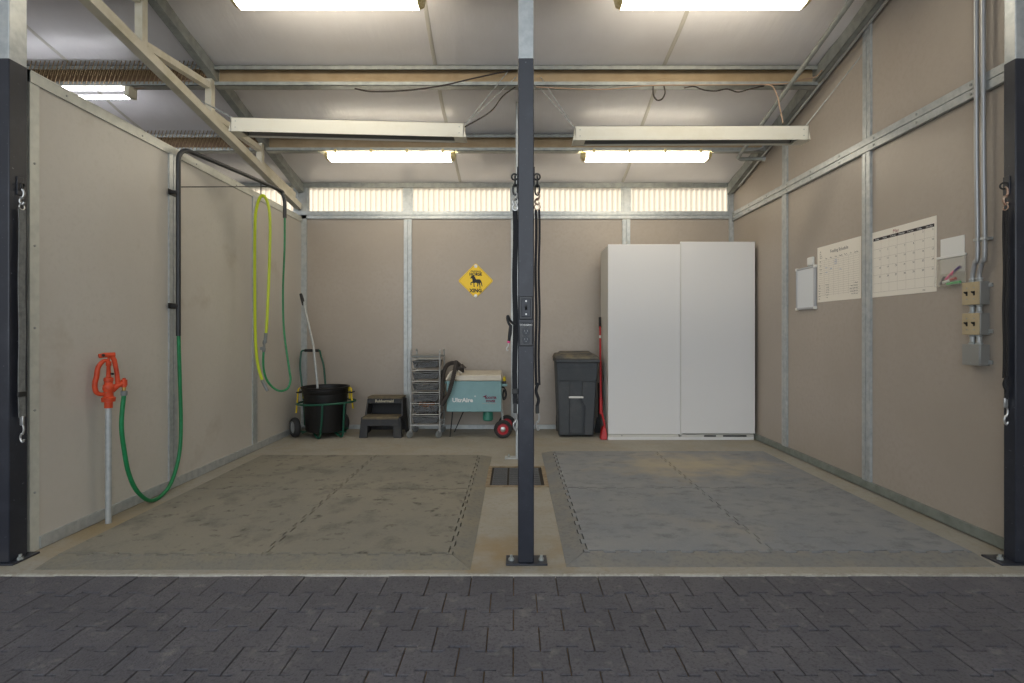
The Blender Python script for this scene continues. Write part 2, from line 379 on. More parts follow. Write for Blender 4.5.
for i, (x0, x1) in enumerate(wx):
    n = 16*int((x1-x0)/.06*1); mb = MB(); vs = []; fs = []
    N = int((x1-x0)/.0076)
    for k in range(N+1):
        x = x0-.01+(x1-x0+.02)*k/N; y = YB+.037+.013*math.sin(x/.061*2*math.pi)
        vs += [(x,y,2.48), (x,y,2.82)]
    for k in range(N): fs.append((2*k,2*k+2,2*k+3,2*k+1))
    pane = mb.add(vs, fs)
    wn = MB(); z0, z1 = 2.508, 2.784
    wn.box(x0-.02, x0+.012, YB-.012, YB+.02, z0, z1).box(x1-.012, x1+.02, YB-.012, YB+.02, z0, z1)
    wo = struct(wn.build('window_%d' % (i+1), M['galv'], smooth=0))
    pane.build('pane', M['pane'], wo, smooth=180)
for x in (-3.72,-1.235, .0, 1.282): MB().box(x-.03, x+.03, YB-.02, YB+.02, 2.508, 2.784).build('mullion', M['galv'], wb, smooth=0)
MB().box(-2.56, -2.38, YB+.0, YB+.03, 2.46, 2.84).build('corner_post', M['galv'], wb, smooth=0)
struct(MB().hexa([(-5.36,-2,0),(-5.3,-2,0),(-5.3,6.36,0),(-5.36,6.36,0)],[(-5.36,-2,zr(-2)+.03),(-5.3,-2,zr(-2)+.03),(-5.3,6.36,zr(6.36)+.03),(-5.36,6.36,zr(6.36)+.03)]).build('wall_far_left', M['panel']))

# roof: insulation that sags a little between the purlins
purl_y = [5.328, 4.429, 3.53, 2.63, 1.73, .83, -.07, -.97]
mb = MB(); nx = 60; ysamp = []
y = 6.33
while y > -1.9: ysamp.append(y); y -= .075
def sag(y):
    t = ((5.328-y)/.9) % 1.0
    return -.022*math.sin(math.pi*t)**2 if y < 6.2 else 0
vs = []; fs = []
for y in ysamp:
    for k in range(nx+1):
        x = -5.3+7.95*k/nx; vs.append((x, y, zr(y)+sag(y)+.012+.003*math.sin(x*5+y*3)))
for j in range(len(ysamp)-1):
    for k in range(nx): a = j*(nx+1)+k; fs.append((a, a+1, a+nx+2, a+nx+1))
k = len(vs)
ceil = mb.add(vs, fs); 
ceil = struct(ceil.build('ceiling', M['roof'], smooth=180))
for xs, dx in ((-.64,0), (1.22,.0), (-3.6,0)):
    mb = MB(); pts = [(xs+.012*math.sin(y*2.3)+dx*y, y, zr(y)+sag(y)+.009+.003*math.sin(xs*5+y*3)) for y in ysamp if 6.2 > y > -1]
    vs = []; fs = []
    for p in pts: vs += [(p[0]-.016,p[1],p[2]+.002), (p[0],p[1],p[2]-.006), (p[0]+.016,p[1],p[2]+.002)]
    for i in range(len(pts)-1): fs += [(3*i,3*i+1,3*i+4,3*i+3), (3*i+1,3*i+2,3*i+5,3*i+4)]
    mb.add(vs, fs).build('seam_tape', M['seam'], ceil, smooth=180)
struct(MB().hexa([(-5.36,6.34,zr(6.34)+.03),(2.66,6.34,zr(6.34)+.03),(2.66,-2,zr(-2)+.03),(-5.36,-2,zr(-2)+.03)],
                 [(-5.36,6.34,zr(6.34)+.06),(2.66,6.34,zr(6.34)+.06),(2.66,-2,zr(-2)+.06),(-5.36,-2,zr(-2)+.06)]).build('roof', M['galv']))
for y in purl_y:
    for x0, x1 in ((-5.28, -2.50), (-2.424, 2.44)):
        z = zr(y)+.004; h = .165; t = .004
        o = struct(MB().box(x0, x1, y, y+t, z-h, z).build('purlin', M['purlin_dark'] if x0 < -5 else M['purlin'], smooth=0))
        mb = MB().box(x0, x1, y-.075, y, z-t, z+.0).box(x0, x1, y-.075, y-.071, z-.034, z)
        mb.box(x0, x1, y-.075, y+t, z-h, z-h+t).box(x0, x1, y-.075, y-.071, z-h, z-h+.032)
        mb.build('flange', M['galv_dark'], o, smooth=0)
        if x0 < -5 and y in (5.328, 4.429):
            mb = MB(); x = x0+.02
            while x < x1:
                for zz in (z-.035, z-h*.62): mb.beam((x, y-.077, zz-.05), (x+.05, y-.095, zz+.06), .005, .005)
                x += .036
            stuff(mb.build('wire_spikes', M['wire'], o, smooth=0))
def rafter(name, x, hh, side):
    ya, yb = 6.22, -1.2; mb = MB()
    def sl(x0, x1, o0, o1): mb.hexa([(x0,ya,zr(ya)+o0),(x1,ya,zr(ya)+o0),(x1,yb,zr(yb)+o0),(x0,yb,zr(yb)+o0)], [(x0,ya,zr(ya)+o1),(x1,ya,zr(ya)+o1),(x1,yb,zr(yb)+o1),(x0,yb,zr(yb)+o1)])
    sl(x, x+.005, -hh, 0)
    a, b = sorted((x, x+side*.06)); sl(a, b, -hh, -hh+.005); sl(a, b, -.005, 0)
    a, b = sorted((x+side*.06, x+side*.056)); sl(a, b, -hh, -hh+.02); sl(a, b, -.02, 0)
    return struct(mb.build(name, M['galv_dark'], smooth=0))
rafter('rafter', -2.434, .10, -1); rafter('rafter', 2.445, .12, 1)
# truss under the left rafter
tx = -2.485
def zb(y): return 3.061-.1645*(y-3.157)
tr = struct(MB().beam((tx, 6.2, zb(6.2)), (tx, .4, zb(.4)), .066, .07).build('roof_truss', M['cream'], smooth=0))
nodes = [1.8, 2.69, 3.59, 4.40, 5.27]
for y in nodes:
    MB().box(tx-.026, tx+.026, y-.026, y+.026, zb(y)+.036, zr(y)-.10).build('web_post', M['cream'], tr, smooth=0)
for y, yn in zip(nodes, nodes[1:]+[6.1]):
    MB().beam((tx, y+.03, zb(y)+.05), (tx, yn-.04, zr(yn)-.16 if yn < 6 else zb(yn)+.08), .05, .05).build('web_diagonal', M['cream'], tr, smooth=0)

# ------------------------------------------------------------ posts
def post(label, x0, x1, y0, y1, ztop, paint, plate, bolts, name='steel_post'):
    r = thing(name, label, 'post', ((x0+x1)/2, (y0+y1)/2, 0))
    MB().box(x0+.0015, x1-.0015, y0+.0015, y1-.0015, (2.44-.02 if paint else .008), ztop).build('upper_tube', M['galv'], r, bevel=.004)
    if paint: MB().box(x0, x1, y0, y1, .008, 2.44).build('painted_sleeve', M['black_paint'], r, bevel=.005)
    pm = M['black_paint'] if paint else M['galv']
    MB().box(*plate, 0.0, .009).build('base_plate', pm, r, bevel=.002)
    for bxy in bolts:
        MB().cyl((*bxy, .008), (*bxy, .034), .007, 8).lathe([(.014,.009),(.014,.02)], (*bxy,0), n=6).build('bolt', M['galv_dark'], r)
    return r
zt = zr(2.63)-.17
post('tall black painted steel post with switch and outlet in the middle between the two bays', .0144, .0915, 2.60, 2.677, zt, 1, (-.044,.156,2.585,2.69), ((-.018,2.63),(.128,2.63)))
post('black painted steel post at the left edge beside the pale wall', -2.513, -2.436, 2.60, 2.70, zt, 1, (-2.56,-2.405,2.585,2.735), ((-2.418,2.64),))
post('black painted steel post at the right edge beside the electrical boxes', 2.41, 2.487, 2.60, 2.665, zt, 1, (2.33,2.514,2.585,2.70), ((2.37,2.64),))
post('bare galvanised post standing behind the middle black post and drain', 0.004, .081, 4.76, 4.837, zr(4.8)-.02, 0, (-.09,.17,4.75,4.85), ((-.055,4.80),))

# ------------------------------------------------------------ floor mats with interlocking teeth
def teeth(a, b, period, depth, n=(0,1)):
    """points along a->b with trapezoid teeth to the side n"""
    a = Vector(a); b = Vector(b); L = (b-a).length; d = (b-a)/L; n = Vector(n); k = max(1, int(L/period)); p = L/k; out = []
    for i in range(k):
        s = i*p
        for f, h in ((.02,0),(.24,0),(.20,1),(.80-.0,1),(.76,0)):
            out.append(a+d*(s+p*f)+n*(depth*h))
    return out
T = .02
def tile(parent_name, poly, m, label, cat, group, ztop=None, gap=.002):
    mb = MB(); n = len(poly); zt = ztop or (lambda x, y: T)
    cx = sum(p[0] for p in poly)/n; cy = sum(p[1] for p in poly)/n
    mb.add([(x,y,.0005) for x,y in poly]+[(x,y,zt(x,y)) for x,y in poly], [tuple(range(n,2*n))]+[(i,(i+1)%n,(i+1)%n+n,i+n) for i in range(n)])
    o = mb.build(parent_name, m, smooth=0); tag(o, label, cat, group); return o
def V2(*p): return [Vector(q) for q in p]
def mats(x0, x1, xs, yf, ys_, yb, border_x, side, m, me_, where):
    g = .0035; td = .020; per = .124
    # joint lines
    jf = teeth((x0, yf), (x1, yf), per, td, (0,1))                # front joint, bulging into the mats
    jx_f = teeth((xs, yf), (xs, ys_), per, td, (1,0)); jx_b = teeth((xs, ys_), (xs, yb), per, td, (1,0))
    jy_l = teeth((x0, ys_), (xs, ys_), per, td, (0,1)); jy_r = teeth((xs, ys_), (x1, ys_), per, td, (0,1))
    bs = x1 if side > 0 else x0
    jb_f = teeth((bs, yf), (bs, ys_), per, td, (-side,0)); jb_b = teeth((bs, ys_), (bs, yb), per, td, (-side,0))
    sh = lambda pts, dx, dy: [Vector((p[0]+dx, p[1]+dy)) for p in pts]
    jfl = [p for p in jf if p.x < xs-.01]; jfr = [p for p in jf if p.x > xs+.02]
    def edge_side(ya, yb_, j, want):     # outer edge of a tile on the border side, or straight
        return sh(j, -side*g, 0) if want else V2((x0 if side > 0 else x1, ya), (x0 if side > 0 else x1, yb_))
    lab = {'fl':'front left','fr':'front right','bl':'rear left','br':'rear right'}
    for key in ('fl','fr','bl','br'):
        f = key[0] == 'f'; l = key[1] == 'l'
        ya, yb_ = (yf, ys_) if f else (ys_, yb)
        bottom = sh(jfl if l else jfr, 0, g+.003) if f else sh(jy_l if l else jy_r, 0, g+.003)
        inner = sh(jx_f if f else jx_b, -g if l else g, 0)
        top = sh(jy_l if l else jy_r, 0, -g) if f else V2(((x0 if l else xs)+.01, yb), ((xs if l else x1)-.01, yb))
        onb = (side > 0) != l
        outer = edge_side(ya+.01, yb_-.01, jb_f if f else jb_b, onb)
        right = inner if l else outer; left = outer if l else inner
        right = [p for p in right if ya+.025 < p.y < yb_-.012]; left = [p for p in left if ya+.025 < p.y < yb_-.012]
        if not onb:
            cxs = x0 if l else x1
            (left if l else right)[:] = V2((cxs, ya+.004), (cxs, yb_-.004))
        bx0, bx1 = min(p.x for p in left)+.02, max(p.x for p in right)-.02
        lx = left[0].x; rx = right[0].x
        bottom = [p for p in bottom if lx+.02 < p.x < rx-.02]; top = [p for p in top if lx+.02 < p.x < rx-.02]
        poly = bottom+V2((rx, ya+(.004 if True else 0)))+right+V2((rx, yb_-.004))+top[::-1]+V2((lx, yb_-.004))+left[::-1]+V2((lx, ya+.004))
        cl = []
        for p in poly:
            if not cl or (p-cl[-1]).length > 1e-4: cl.append(p)
        tile('rubber_mat', [tuple(p) for p in cl], m, '%s rubber mat tile of the %s' % (lab[key], where), 'mat', 'rubber mats of the '+where)
    # front ramp strip and side ramp strip
    fy = yf-border_x[1]; zf = lambda x, y: T*min(1, max(.12, (y-fy)/(yf-fy)))
    xa, xb = (x0, x1+border_x[0]) if side > 0 else (x0-border_x[0], x1)
    if side > 0: poly = V2((x0,fy),(xb,fy),(x1+.0,yf-.002))+sh(jf,0,-g-.003)[::-1]+V2((x0,yf-.002))
    else: poly = V2((xa,fy),(x1,fy),(x1,yf-.002))+sh(jf,0,-g-.003)[::-1]+V2((x0,yf-.002))
    tile('mat_ramp', [tuple(p) for p in poly], me_, 'sloping front edge strip of the '+where, 'mat', None, zf)
    zs = lambda x, y: T*min(1, max(.12, ((xb-x)/(xb-x1)) if side > 0 else ((x-xa)/(x0-xa))))
    j = sh(jb_f+jb_b, side*g, 0)
    if side > 0: poly = V2((xb,fy+.003),(xb,yb))+V2((x1+.002,yb))+j[::-1]+V2((x1+.003,yf))
    else: poly = V2((xa,yb),(xa,fy+.003),(x0-.003,yf))+j+V2((x0-.002,yb))
    tile('mat_ramp', [tuple(p) for p in poly], me_, 'sloping edge strip beside the drain along the '+where, 'mat', None, zs)
mats(-2.263, -.31, -1.257, 2.668, 3.78, 4.838, (.10,.127), 1, M['mat_l'], M['mat_edge_l'], 'dusty left floor mat')
mats(.345, 2.29, 1.28, 2.70, 3.80, 4.99, (.10,.127), -1, M['mat_r'], M['mat_dark'], 'grey right floor mat')

# drain between the mats
a = P(490,487,604.8/155); dr = thing('floor_drain', 'rusty framed floor drain with grey grates behind the middle black post', 'drain', (.02, 4.17, 0))
x0, x1, ya, yb = -.185, .215, 3.92, 4.45
MB().box(x0-.03,x1+.03,ya-.03,ya,.0005,.008).box(x0-.03,x1+.03,yb,yb+.03,.0005,.008).box(x0-.03,x0,ya,yb,.0005,.008).box(x1,x1+.03,ya,yb,.0005,.008).build('frame', mat('rusty_frame', (144,130,108), .8, .1, [(20,.4,.7,(118,98,74))]), dr, smooth=0)
MB().box(x0,x1,ya,yb,.0005,.002).build('pit', M['drain_pit'], dr)
for k in range(3):
    ga = x0+.015+k*.125; mb = MB().box(ga,ga+.11,ya+.015,yb-.015,.002,.005)
    for j in range(9): mb.box(ga+.006,ga+.104,ya+.03+j*.053,ya+.06+j*.053,.005,.008)
    mb.build('grate', M['drain'], dr, smooth=0)

# ------------------------------------------------------------ ceiling lights
def vapour_light(label, x0, x1, yc, z0, z1):
    r = thing('ceiling_light', label, 'light', ((x0+x1)/2, yc, z1), 'vapour tight ceiling lights')
    w = .075; zm = z0+(z1-z0)*.72
    MB().box(x0+.01, x1-.01, yc-w*.95, yc+w*.95, zm, z1).build('housing', M['white_metal'], r, bevel=.015)
    def sec(x, k):     # a rounded trough section
        q = []
        for i in range(11):
            t = math.pi*i/10; q.append((x, yc-w*k*math.copysign(abs(math.cos(t))**.5, math.cos(t)), zm-(zm-z0)*k*math.sin(t)**.5))
        return q
    mb = MB(); secs = [sec(x0+.045,1), sec(x1-.045,1)]; n = 11; vs = secs[0]+secs[1]
    mb.add(vs, [(i,i+1,i+1+n,i+n) for i in range(n-1)]+[(n-1,0,n,2*n-1)]).build('diffuser', M['lamp'], r, smooth=60)
    for xa, xb, in ((x0,x0+.047), (x1,x1-.047)):
        s0 = sec(xa,.55); s1 = sec((xa*2+xb)/3,.9); s2 = sec(xb,1.0); vs = s0+s1+s2
        MB().add(vs, [(i,i+1,i+1+n,i+n) for i in range(n-1)]+[(i+n,i+1+n,i+1+2*n,i+2*n) for i in range(n-1)]+[tuple(range(n))]).build('end_cap', M['lamp_end'], r, smooth=60)
    for k in range(4):
        x = x0+.12+k*(x1-x0-.24)/3; MB().box(x-.012, x+.012, yc-w*1.06, yc-w*.9, zm-.012, zm+.03).build('latch', M['lamp_end'], r, bevel=.004)
    return r
vapour_light('long lit ceiling light at the top left above the hanging heater', -1.815, -.573, 3.45, 3.2, zr(3.45)-.166)
vapour_light('long lit ceiling light at the top right above the hanging heater', .636, 1.888, 3.45, 3.2, zr(3.45)-.166)
vapour_light('lit ceiling light above the left back wall windows', -1.86, -.58, 5.30, 2.80, zr(5.3)-.163)
vapour_light('lit ceiling light above the white wardrobe', .645, 1.92, 5.30, 2.80, zr(5.3)-.163)
r = thing('tube_light', 'bare double tube light over the neighbouring stall beyond the left wall', 'light', (-3.75, 4.40, 3.12))
MB().box(-4.40, -3.10, 4.36, 4.44, 3.105, 3.13).build('tray', M['white_metal'], r, smooth=0)
for x in (-4.37, -3.13): MB().box(x-.018, x+.018, 4.35, 4.45, 3.028, 3.105).build('socket', M['cream'], r, bevel=.004)
for z, y in ((3.085,4.36), (3.045,4.43)): MB().cyl((-4.33,y,z), (-3.17,y,z), .016, 12).build('tube', M['tube_lit'], r)
MB().tube(smoothpath([(-3.1,4.4,3.11),(-2.95,4.4,3.12),(-2.75,4.41,3.16),(-2.6,4.41,3.18)]), .008, 6).build('cable', M['cable_tan'], r)

# ------------------------------------------------------------ hanging radiant heaters
def chain(mb, a, b, link=.03):
    a = Vector(a); b = Vector(b); n = int((b-a).length/link); d = (b-a)/n; u = d.orthogonal().normalized(); w = d.cross(u).normalized()
    for i in range(n):
        q = u if i % 2 else w; p = a+d*(i+.5); l = d*.58
        mb.beam(p-l, p+l, .007, .0026, q)
def heater(label, a, b, chains):
    a = Vector(a); b = Vector(b); d = (b-a).normalized(); f = Vector((0,-1,0)); u = Vector((-d.z,0,d.x)); h, w, t = .104, .125, .003
    r = thing('radiant_heater', label, 'heater', (a+b)/2+u*(h/2), 'hanging radiant heaters')
    def q(s, k, z): return a+d*s-f*k+u*z
    L = (b-a).length; e = .03
    def slab(s0, s1, k0, k1, z0, z1, mb, sk=0):
        mb.hexa([q(s0-sk,k0,z0),q(s1+sk,k0,z0),q(s1+sk,k1,z0),q(s0-sk,k1,z0)], [q(s0,k0,z1),q(s1,k0,z1),q(s1,k1,z1),q(s0,k1,z1)])
    mb = MB(); slab(0,L,0,t,0,h,mb,.02); slab(0,L,w-t,w,0,h,mb,.02); slab(0,L,0,w,h-t,h,mb)
    slab(-.02,.07,t,w-t,0,.004,mb); slab(L-.07,L+.02,t,w-t,0,.004,mb)
    slab(-.005,.0,0,w,0,h,mb); slab(L,L+.005,0,w,0,h,mb)
    mb.build('housing', M['white_metal'], r, smooth=0)
    mb = MB(); mb.hexa([q(.07,.008,.012),q(L-.07,.008,.012),q(L-.07,w*.5,.07),q(.07,w*.5,.07)], [q(.07,.008,.016),q(L-.07,.008,.016),q(L-.07,w*.5,.074),q(.07,w*.5,.074)])
    mb.hexa([q(.07,w*.5,.07),q(L-.07,w*.5,.07),q(L-.07,w-.008,.012),q(.07,w-.008,.012)], [q(.07,w*.5,.074),q(L-.07,w*.5,.074),q(L-.07,w-.008,.016),q(.07,w-.008,.016)])
    mb.build('reflector', M['reflector'], r, smooth=0)
    MB().cyl(q(.05,w*.5,.03), q(L-.05,w*.5,.03), .01, 10).build('heating_tube', M['white_plastic'], r)
    mb = MB()
    for s in (.03, L-.03):
        for z in (.03, .075): mb.lathe([(.004,0),(.004,.0015),(0,.002)], q(s,-.0,z), (0,-1,0), 6)
    stuff(mb.build('screws', M['galv_dark'], r))
    for ca, cb in chains:
        mb = MB(); chain(mb, ca, cb); stuff(mb.build('chain', M['galv'], r, smooth=0))
    return r
pz = zr(4.429)-.16
L0, L1 = P(231,131,4.0), P(463,137,4.0); R0, R1 = P(576,140,4.0), P(808,139.5,4.0)
up = Vector((0,.06,.104))
heater('white hanging heater on the left, tilted down to the right', L0, L1, [(L0+up, P(171,84,4.4)), (L0+up+Vector((.02,0,0)), P(164,81,4.4)), (L1+up, P(514,64,4.43)), (L1+up, P(516,77,4.43))])
heater('white hanging heater on the right in front of the wardrobe light', R0, R1, [(R0+up, P(535,82,4.43)), (R0+up, P(540,76,4.44)), (R1+up, Vector((XR-.012, 3.90, H+(VY-55)/F*3.90)))])
tag(MB().tube(smoothpath([L1+Vector((0,.05,.09)), P(490,112,4.2), P(503,96,4.3), P(517,86,4.4)]), .005, 6).build('heater_cable', M['cable']), 'brown cable rising from the right end of the left hanging heater', 'cable')
tag(MB().tube(smoothpath([P(355,88.5,4.37), P(372,91.5,4.35), P(405,90.5,4.35), P(440,86,4.35), P(475,78,4.36), P(516,69,4.38)]), .006, 6).build('drooping_cable', M['cable']), 'dark cable drooping along the purlin above the left heater', 'cable')
tag(MB().tube(smoothpath([P(653,86,4.36), P(653.5,95,4.36), P(657,100,4.36), P(662,99,4.36), P(665,93,4.36), P(664,86,4.36)]), .006, 6).build('cable_loop', M['cable']), 'small black loop of cable under the purlin above the right heater', 'cable')
tag(MB().tube(smoothpath([P(684,88,4.36), P(694,86.5,4.35), P(704,90,4.35), P(716,91,4.35), P(727,89,4.35), P(738,92,4.35), P(750,89,4.35), P(764,86,4.36)]), .005, 6).build('twisted_cable', M['cable']), 'brown twisted cable sagging below the purlin above the right heater', 'cable')
tag(MB().tube(smoothpath([P(764,85,4.36), P(772,86,4.3), P(777,95,4.25), P(780,108,4.2), P(783,123,4.08)]), .005, 6).build('tan_cable', M['cable_tan']), 'tan cord dropping from the purlin to the right hanging heater', 'cable')
tag(MB().tube(smoothpath([P(536,87,4.35), P(600,89.5,4.34), P(650,85.5,4.35), P(700,85,4.35), P(780,84,4.34), P(800,80,4.3), P(815,77,4.28), P(822,70,4.25)]), .005, 6).build('purlin_wire', M['cable_tan']), 'thin tan wire running along the front purlin on the right', 'cable')
# gas pipe under the purlins at the right and the conduit on the rafter
gp = [(2.2, .2, zr(.2)-.20), (2.2, 5.28, zr(5.28)-.20), (2.205, 5.33, zr(5.33)-.205), (2.235, 5.345, zr(5.345)-.21), (2.455, 5.33, zr(5.33)-.215)]
r = thing('steel_pipe', 'grey steel pipe slanting under the purlins by the right wall', 'pipe', (2.2, 3, zr(3)-.2))
MB().tube([Vector(p) for p in gp], .019, 10).build('pipe', M['galv_dark'], r)
for y in (3.53, 4.429, 5.25): MB().beam((2.2, y-.03, zr(y)-.2), (2.2, y-.03, zr(y)-.155), .008, .02, (0,1,0)).build('hanger', M['galv'], r)
MB().cyl((2.44,5.33,zr(5.33)-.215),(2.465,5.33,zr(5.33)-.216),.024,10).build('end_cap', M['galv'], r)
tag(MB().tube([(2.49,6.0,zr(6.0)-.134),(2.49,2.4,zr(2.4)-.134)], .011, 8).build('rafter_conduit', M['conduit']), 'thin silver conduit running up along the right rafter', 'conduit')
tag(MB().tube(smoothpath([(.7,5.25,zr(5.3)-.16),(1.2,5.25,zr(5.3)-.172),(1.9,5.24,zr(5.3)-.178),(2.3,5.23,zr(5.3)-.17),(2.4,5.2,zr(5.3)-.14)]), .008, 8).build('light_conduit', M['conduit']), 'thin silver conduit along the rear purlin by the right wall', 'conduit')

# ------------------------------------------------------------ cross ties hanging on the posts
def links(r, a, b, n, R=.018, t=.0045, m=None):
    a = Vector(a); b = Vector(b); d = (b-a)/n
    for i in range(n):
        c = a+d*(i+.5); L = d.length*.66; u = Vector((1,0,0)) if i % 2 else Vector((0,1,0)); dn = d.normalized(); u = (u-dn*u.dot(dn)).normalized()
        pts = [c+u*(R*math.cos(t_))*.62+dn*(L*math.sin(t_)) for t_ in [2*math.pi*k/12 for k in range(12)]]
        MB().tube(pts, t, 6, closed=True).build('chain_link', m or M['dark_metal'], r)
def snap(r, top, bot, m, name='snap_hook', w=.014):
    top = Vector(top); bot = Vector(bot); d = (bot-top); L = d.length; dn = d.normalized(); u = Vector((1,0,0)) if abs(dn.z) > .5 else Vector((0,0,1))
    c = [top+dn*L*f+u*w*s for f, s in ((.0,0),(.12,.55),(.3,.75),(.48,.5),(.56,.0),(.62,-.5),(.78,-.75),(.93,-.4),(1,.1),(.94,.6),(.85,.75))]
    MB().tube(smoothpath(c,3), [w*.36]*(len(c)*3-2), 8).lathe([(w*.45,-w*.4),(w*.62,0),(w*.45,w*.4)], top+dn*L*.56, dn, 10).build(name, m, r)
def crosstie(label, x, y, eye, ring_z, snap_z, strap_top, strap_bot, end_z, wdir, wid, m_strap, m_snap, group=None, double=False, endstyle='snap', nl=2):
    r = thing('cross_tie', label, 'cross tie', (eye[0], eye[1], ring_z+.03), group)
    sx = 1 if x > eye[0] else -1
    MB().box(min(eye[0],eye[0]+sx*.005), max(eye[0],eye[0]+sx*.005), eye[1]-.018, eye[1]+.018, ring_z-.045, ring_z+.045).build('eye_plate', M['black_paint'], r, bevel=.002)
    rc = (eye[0]+sx*.016, eye[1], ring_z)
    MB().ring(rc, .015, .0045, (0,1,0) if wdir == 'x' else (.9,.4,0)).build('ring', M['dark_metal'], r)
    a = Vector((x, y, ring_z-.006))
    if nl: links(r, a, (x, y, snap_z), nl)
    snap(r, (x, y, snap_z+.008), (x, y, strap_top+.012), m_snap)
    MB().ring((x, y, strap_top), .014, .003, (0,1,0) if wdir == 'x' else (1,0,0), 14).build('buckle_ring', m_snap, r)
    w2 = wid/2
    def web(off, zt, zb, w):
        pts = []; mb = MB(); vs = []; n = 12
        for i in range(n+1):
            z = zt+(zb-zt)*i/n; wob = .0022*math.sin(i*1.1)+off
            for s, t in ((-w,-.0016),(w,-.0016),(w,.0016),(-w,.0016)):
                vs.append((x+s+wob, y+t, z) if wdir == 'x' else (x+t, y+s+wob, z))
        fs = [(0,1,2,3), tuple(n*4+k for k in (3,2,1,0))]
        for i in range(n):
            for k in range(4): l = (k+1)%4; fs.append((i*4+k,i*4+l,i*4+4+l,i*4+4+k))
        return mb.add(vs, fs)
    if double:
        web(-w2*.5, strap_top-.012, strap_bot, w2*.5).build('strap', m_strap, r); web(w2*.7, strap_top-.012, strap_bot, w2*.42).build('strap', m_strap, r)
    else: web(0, strap_top-.012, strap_bot, w2).build('strap', m_strap, r)
    if double: MB().tube(smoothpath([(x+.004,y-.004,strap_bot+.01),(x-.006,y,strap_bot-.03),(x+.006,y-.003,strap_bot-.07),(x,y,strap_bot-.1)]), .008, 8).build('knot', m_strap, r); strap_bot -= .1
    else: 
        (MB().box(x-w2*1.2,x+w2*1.2,y-.006,y+.004,strap_bot+.05,strap_bot+.075) if wdir == 'x' else MB().box(x-.005,x+.006,y-w2*1.2,y+w2*1.2,strap_bot+.10,strap_bot+.125)).build('slide', M['dark_metal'], r, bevel=.002)
    ml = (strap_bot+end_z)/2
    (MB().box(x-.009,x+.009,y-.005,y+.005,ml+.02,strap_bot+.005)).build('buckle', M['chrome'] if wdir == 'y' else M['dark_metal'], r, bevel=.003)
    snap(r, (x,y,ml+.03), (x+.002,y,end_z), M['chrome'], 'panic_snap', .012)
    return r
cz = lambda py, d: H-(py-VY)/F*d
crosstie('black cross tie strap hanging on the left side of the middle post', .0005, 2.625, (.0144,2.645), cz(176,2.63), cz(194,2.63), cz(208,2.63), cz(404,2.63), cz(430,2.63), 'x', .025, M['strap'], M['chrome'])
crosstie('black doubled cross tie strap hanging on the right side of the middle post', .1085, 2.63, (.0915,2.645), cz(176,2.63), cz(194,2.63), cz(207,2.63), cz(385,2.63), cz(430,2.63), 'x', .026, M['strap'], M['rust'], double=True)
crosstie('worn grey cross tie strap hanging on the left edge post', -2.418, 2.648, (-2.436,2.655), cz(186,2.65), cz(191,2.65), cz(207,2.65), cz(417,2.65), cz(442,2.65), 'y', .037, M['strap_grey'], M['chrome'], nl=0)
crosstie('thin black cross tie hanging on the right edge post', 2.394, 2.635, (2.41,2.645), cz(186,2.65), cz(189,2.65), cz(208,2.65), cz(378,2.65), cz(424,2.65), 'y', .028, M['strap'], M['rust'], double=True, nl=0)
# short bungee clipped over the left strap of the middle post
r = thing('bungee_tie', 'short black tie with pink band and small hook clipped to the left strap', 'tie', P(508,318,2.60))
MB().tube(smoothpath([P(515,325,2.618), P(510.5,321,2.61), P(508,316,2.60), P(507.3,319,2.6), P(509,324,2.6), P(511,326,2.6)]), .006, 8).build('loop', M['black_rubber'], r)
MB().tube([P(510.8,325,2.6), P(510,334,2.6), P(508.8,341,2.6)], [.008,.009,.0065], 8).build('cord', M['black_rubber'], r)
MB().cyl(P(508.8,341,2.6), P(508.5,343,2.6), .0075, 10).build('band', M['pink'], r)
MB().tube(smoothpath([P(508.5,343,2.6), P(508.3,346,2.6), P(506.7,348,2.6), P(507,350.5,2.6), P(508.5,350,2.6)]), .0028, 8).build('hook', M['chrome'], r)

# switch and outlet on the middle post (front face y = 2.60)
def fy(y): return lambda u, v, t: (u, y-t, v)
r = thing('switch', 'black covered toggle switch high on the middle post above the outlet', 'switch', (.053,2.60,1.235))
MB().box(.020,.086,2.592,2.60,1.180,1.292).build('cover', M['outlet'], r, bevel=.004)
MB().box(.031,.075,2.587,2.592,1.192,1.28).build('inner_frame', M['black_paint'], r, bevel=.006)
MB().hexa([(.048,2.587,1.225),(.058,2.587,1.225),(.058,2.587,1.245),(.048,2.587,1.245)],[(.049,2.572,1.24),(.057,2.572,1.24),(.057,2.572,1.25),(.049,2.572,1.25)]).build('toggle', M['black_rubber'], r)
for z in (1.205, 1.268): MB().lathe([(.0045,0),(.004,.002),(0,.0025)], (.053,2.587,z), (0,-1,0), 10).build('screw', M['chrome'], r)
r = thing('outlet', 'black double outlet on the middle post below the toggle switch', 'outlet', (.053,2.60,1.108))
MB().box(.020,.086,2.592,2.60,1.052,1.164).build('cover', M['outlet'], r, bevel=.004)
for z in (1.082, 1.122):
    f = MB().lathe([(.018,0),(.017,.004),(0,.004)], (.053,2.592,z), (0,-1,0), 20).build('socket_face', M['black_paint'], r)
    MB().box(.045,.0475,2.5874,2.588,z-.001,z+.009).box(.0585,.061,2.5874,2.588,z-.001,z+.008).cyl((.053,2.5874,z-.007),(.053,2.588,z-.007),.0025,8).build('slots', M['grey_plastic'], f)
text_part([('WARNING', .053, 1.154, .0125)], fy(2.592), 'warning_print', M['white_ink'], r)

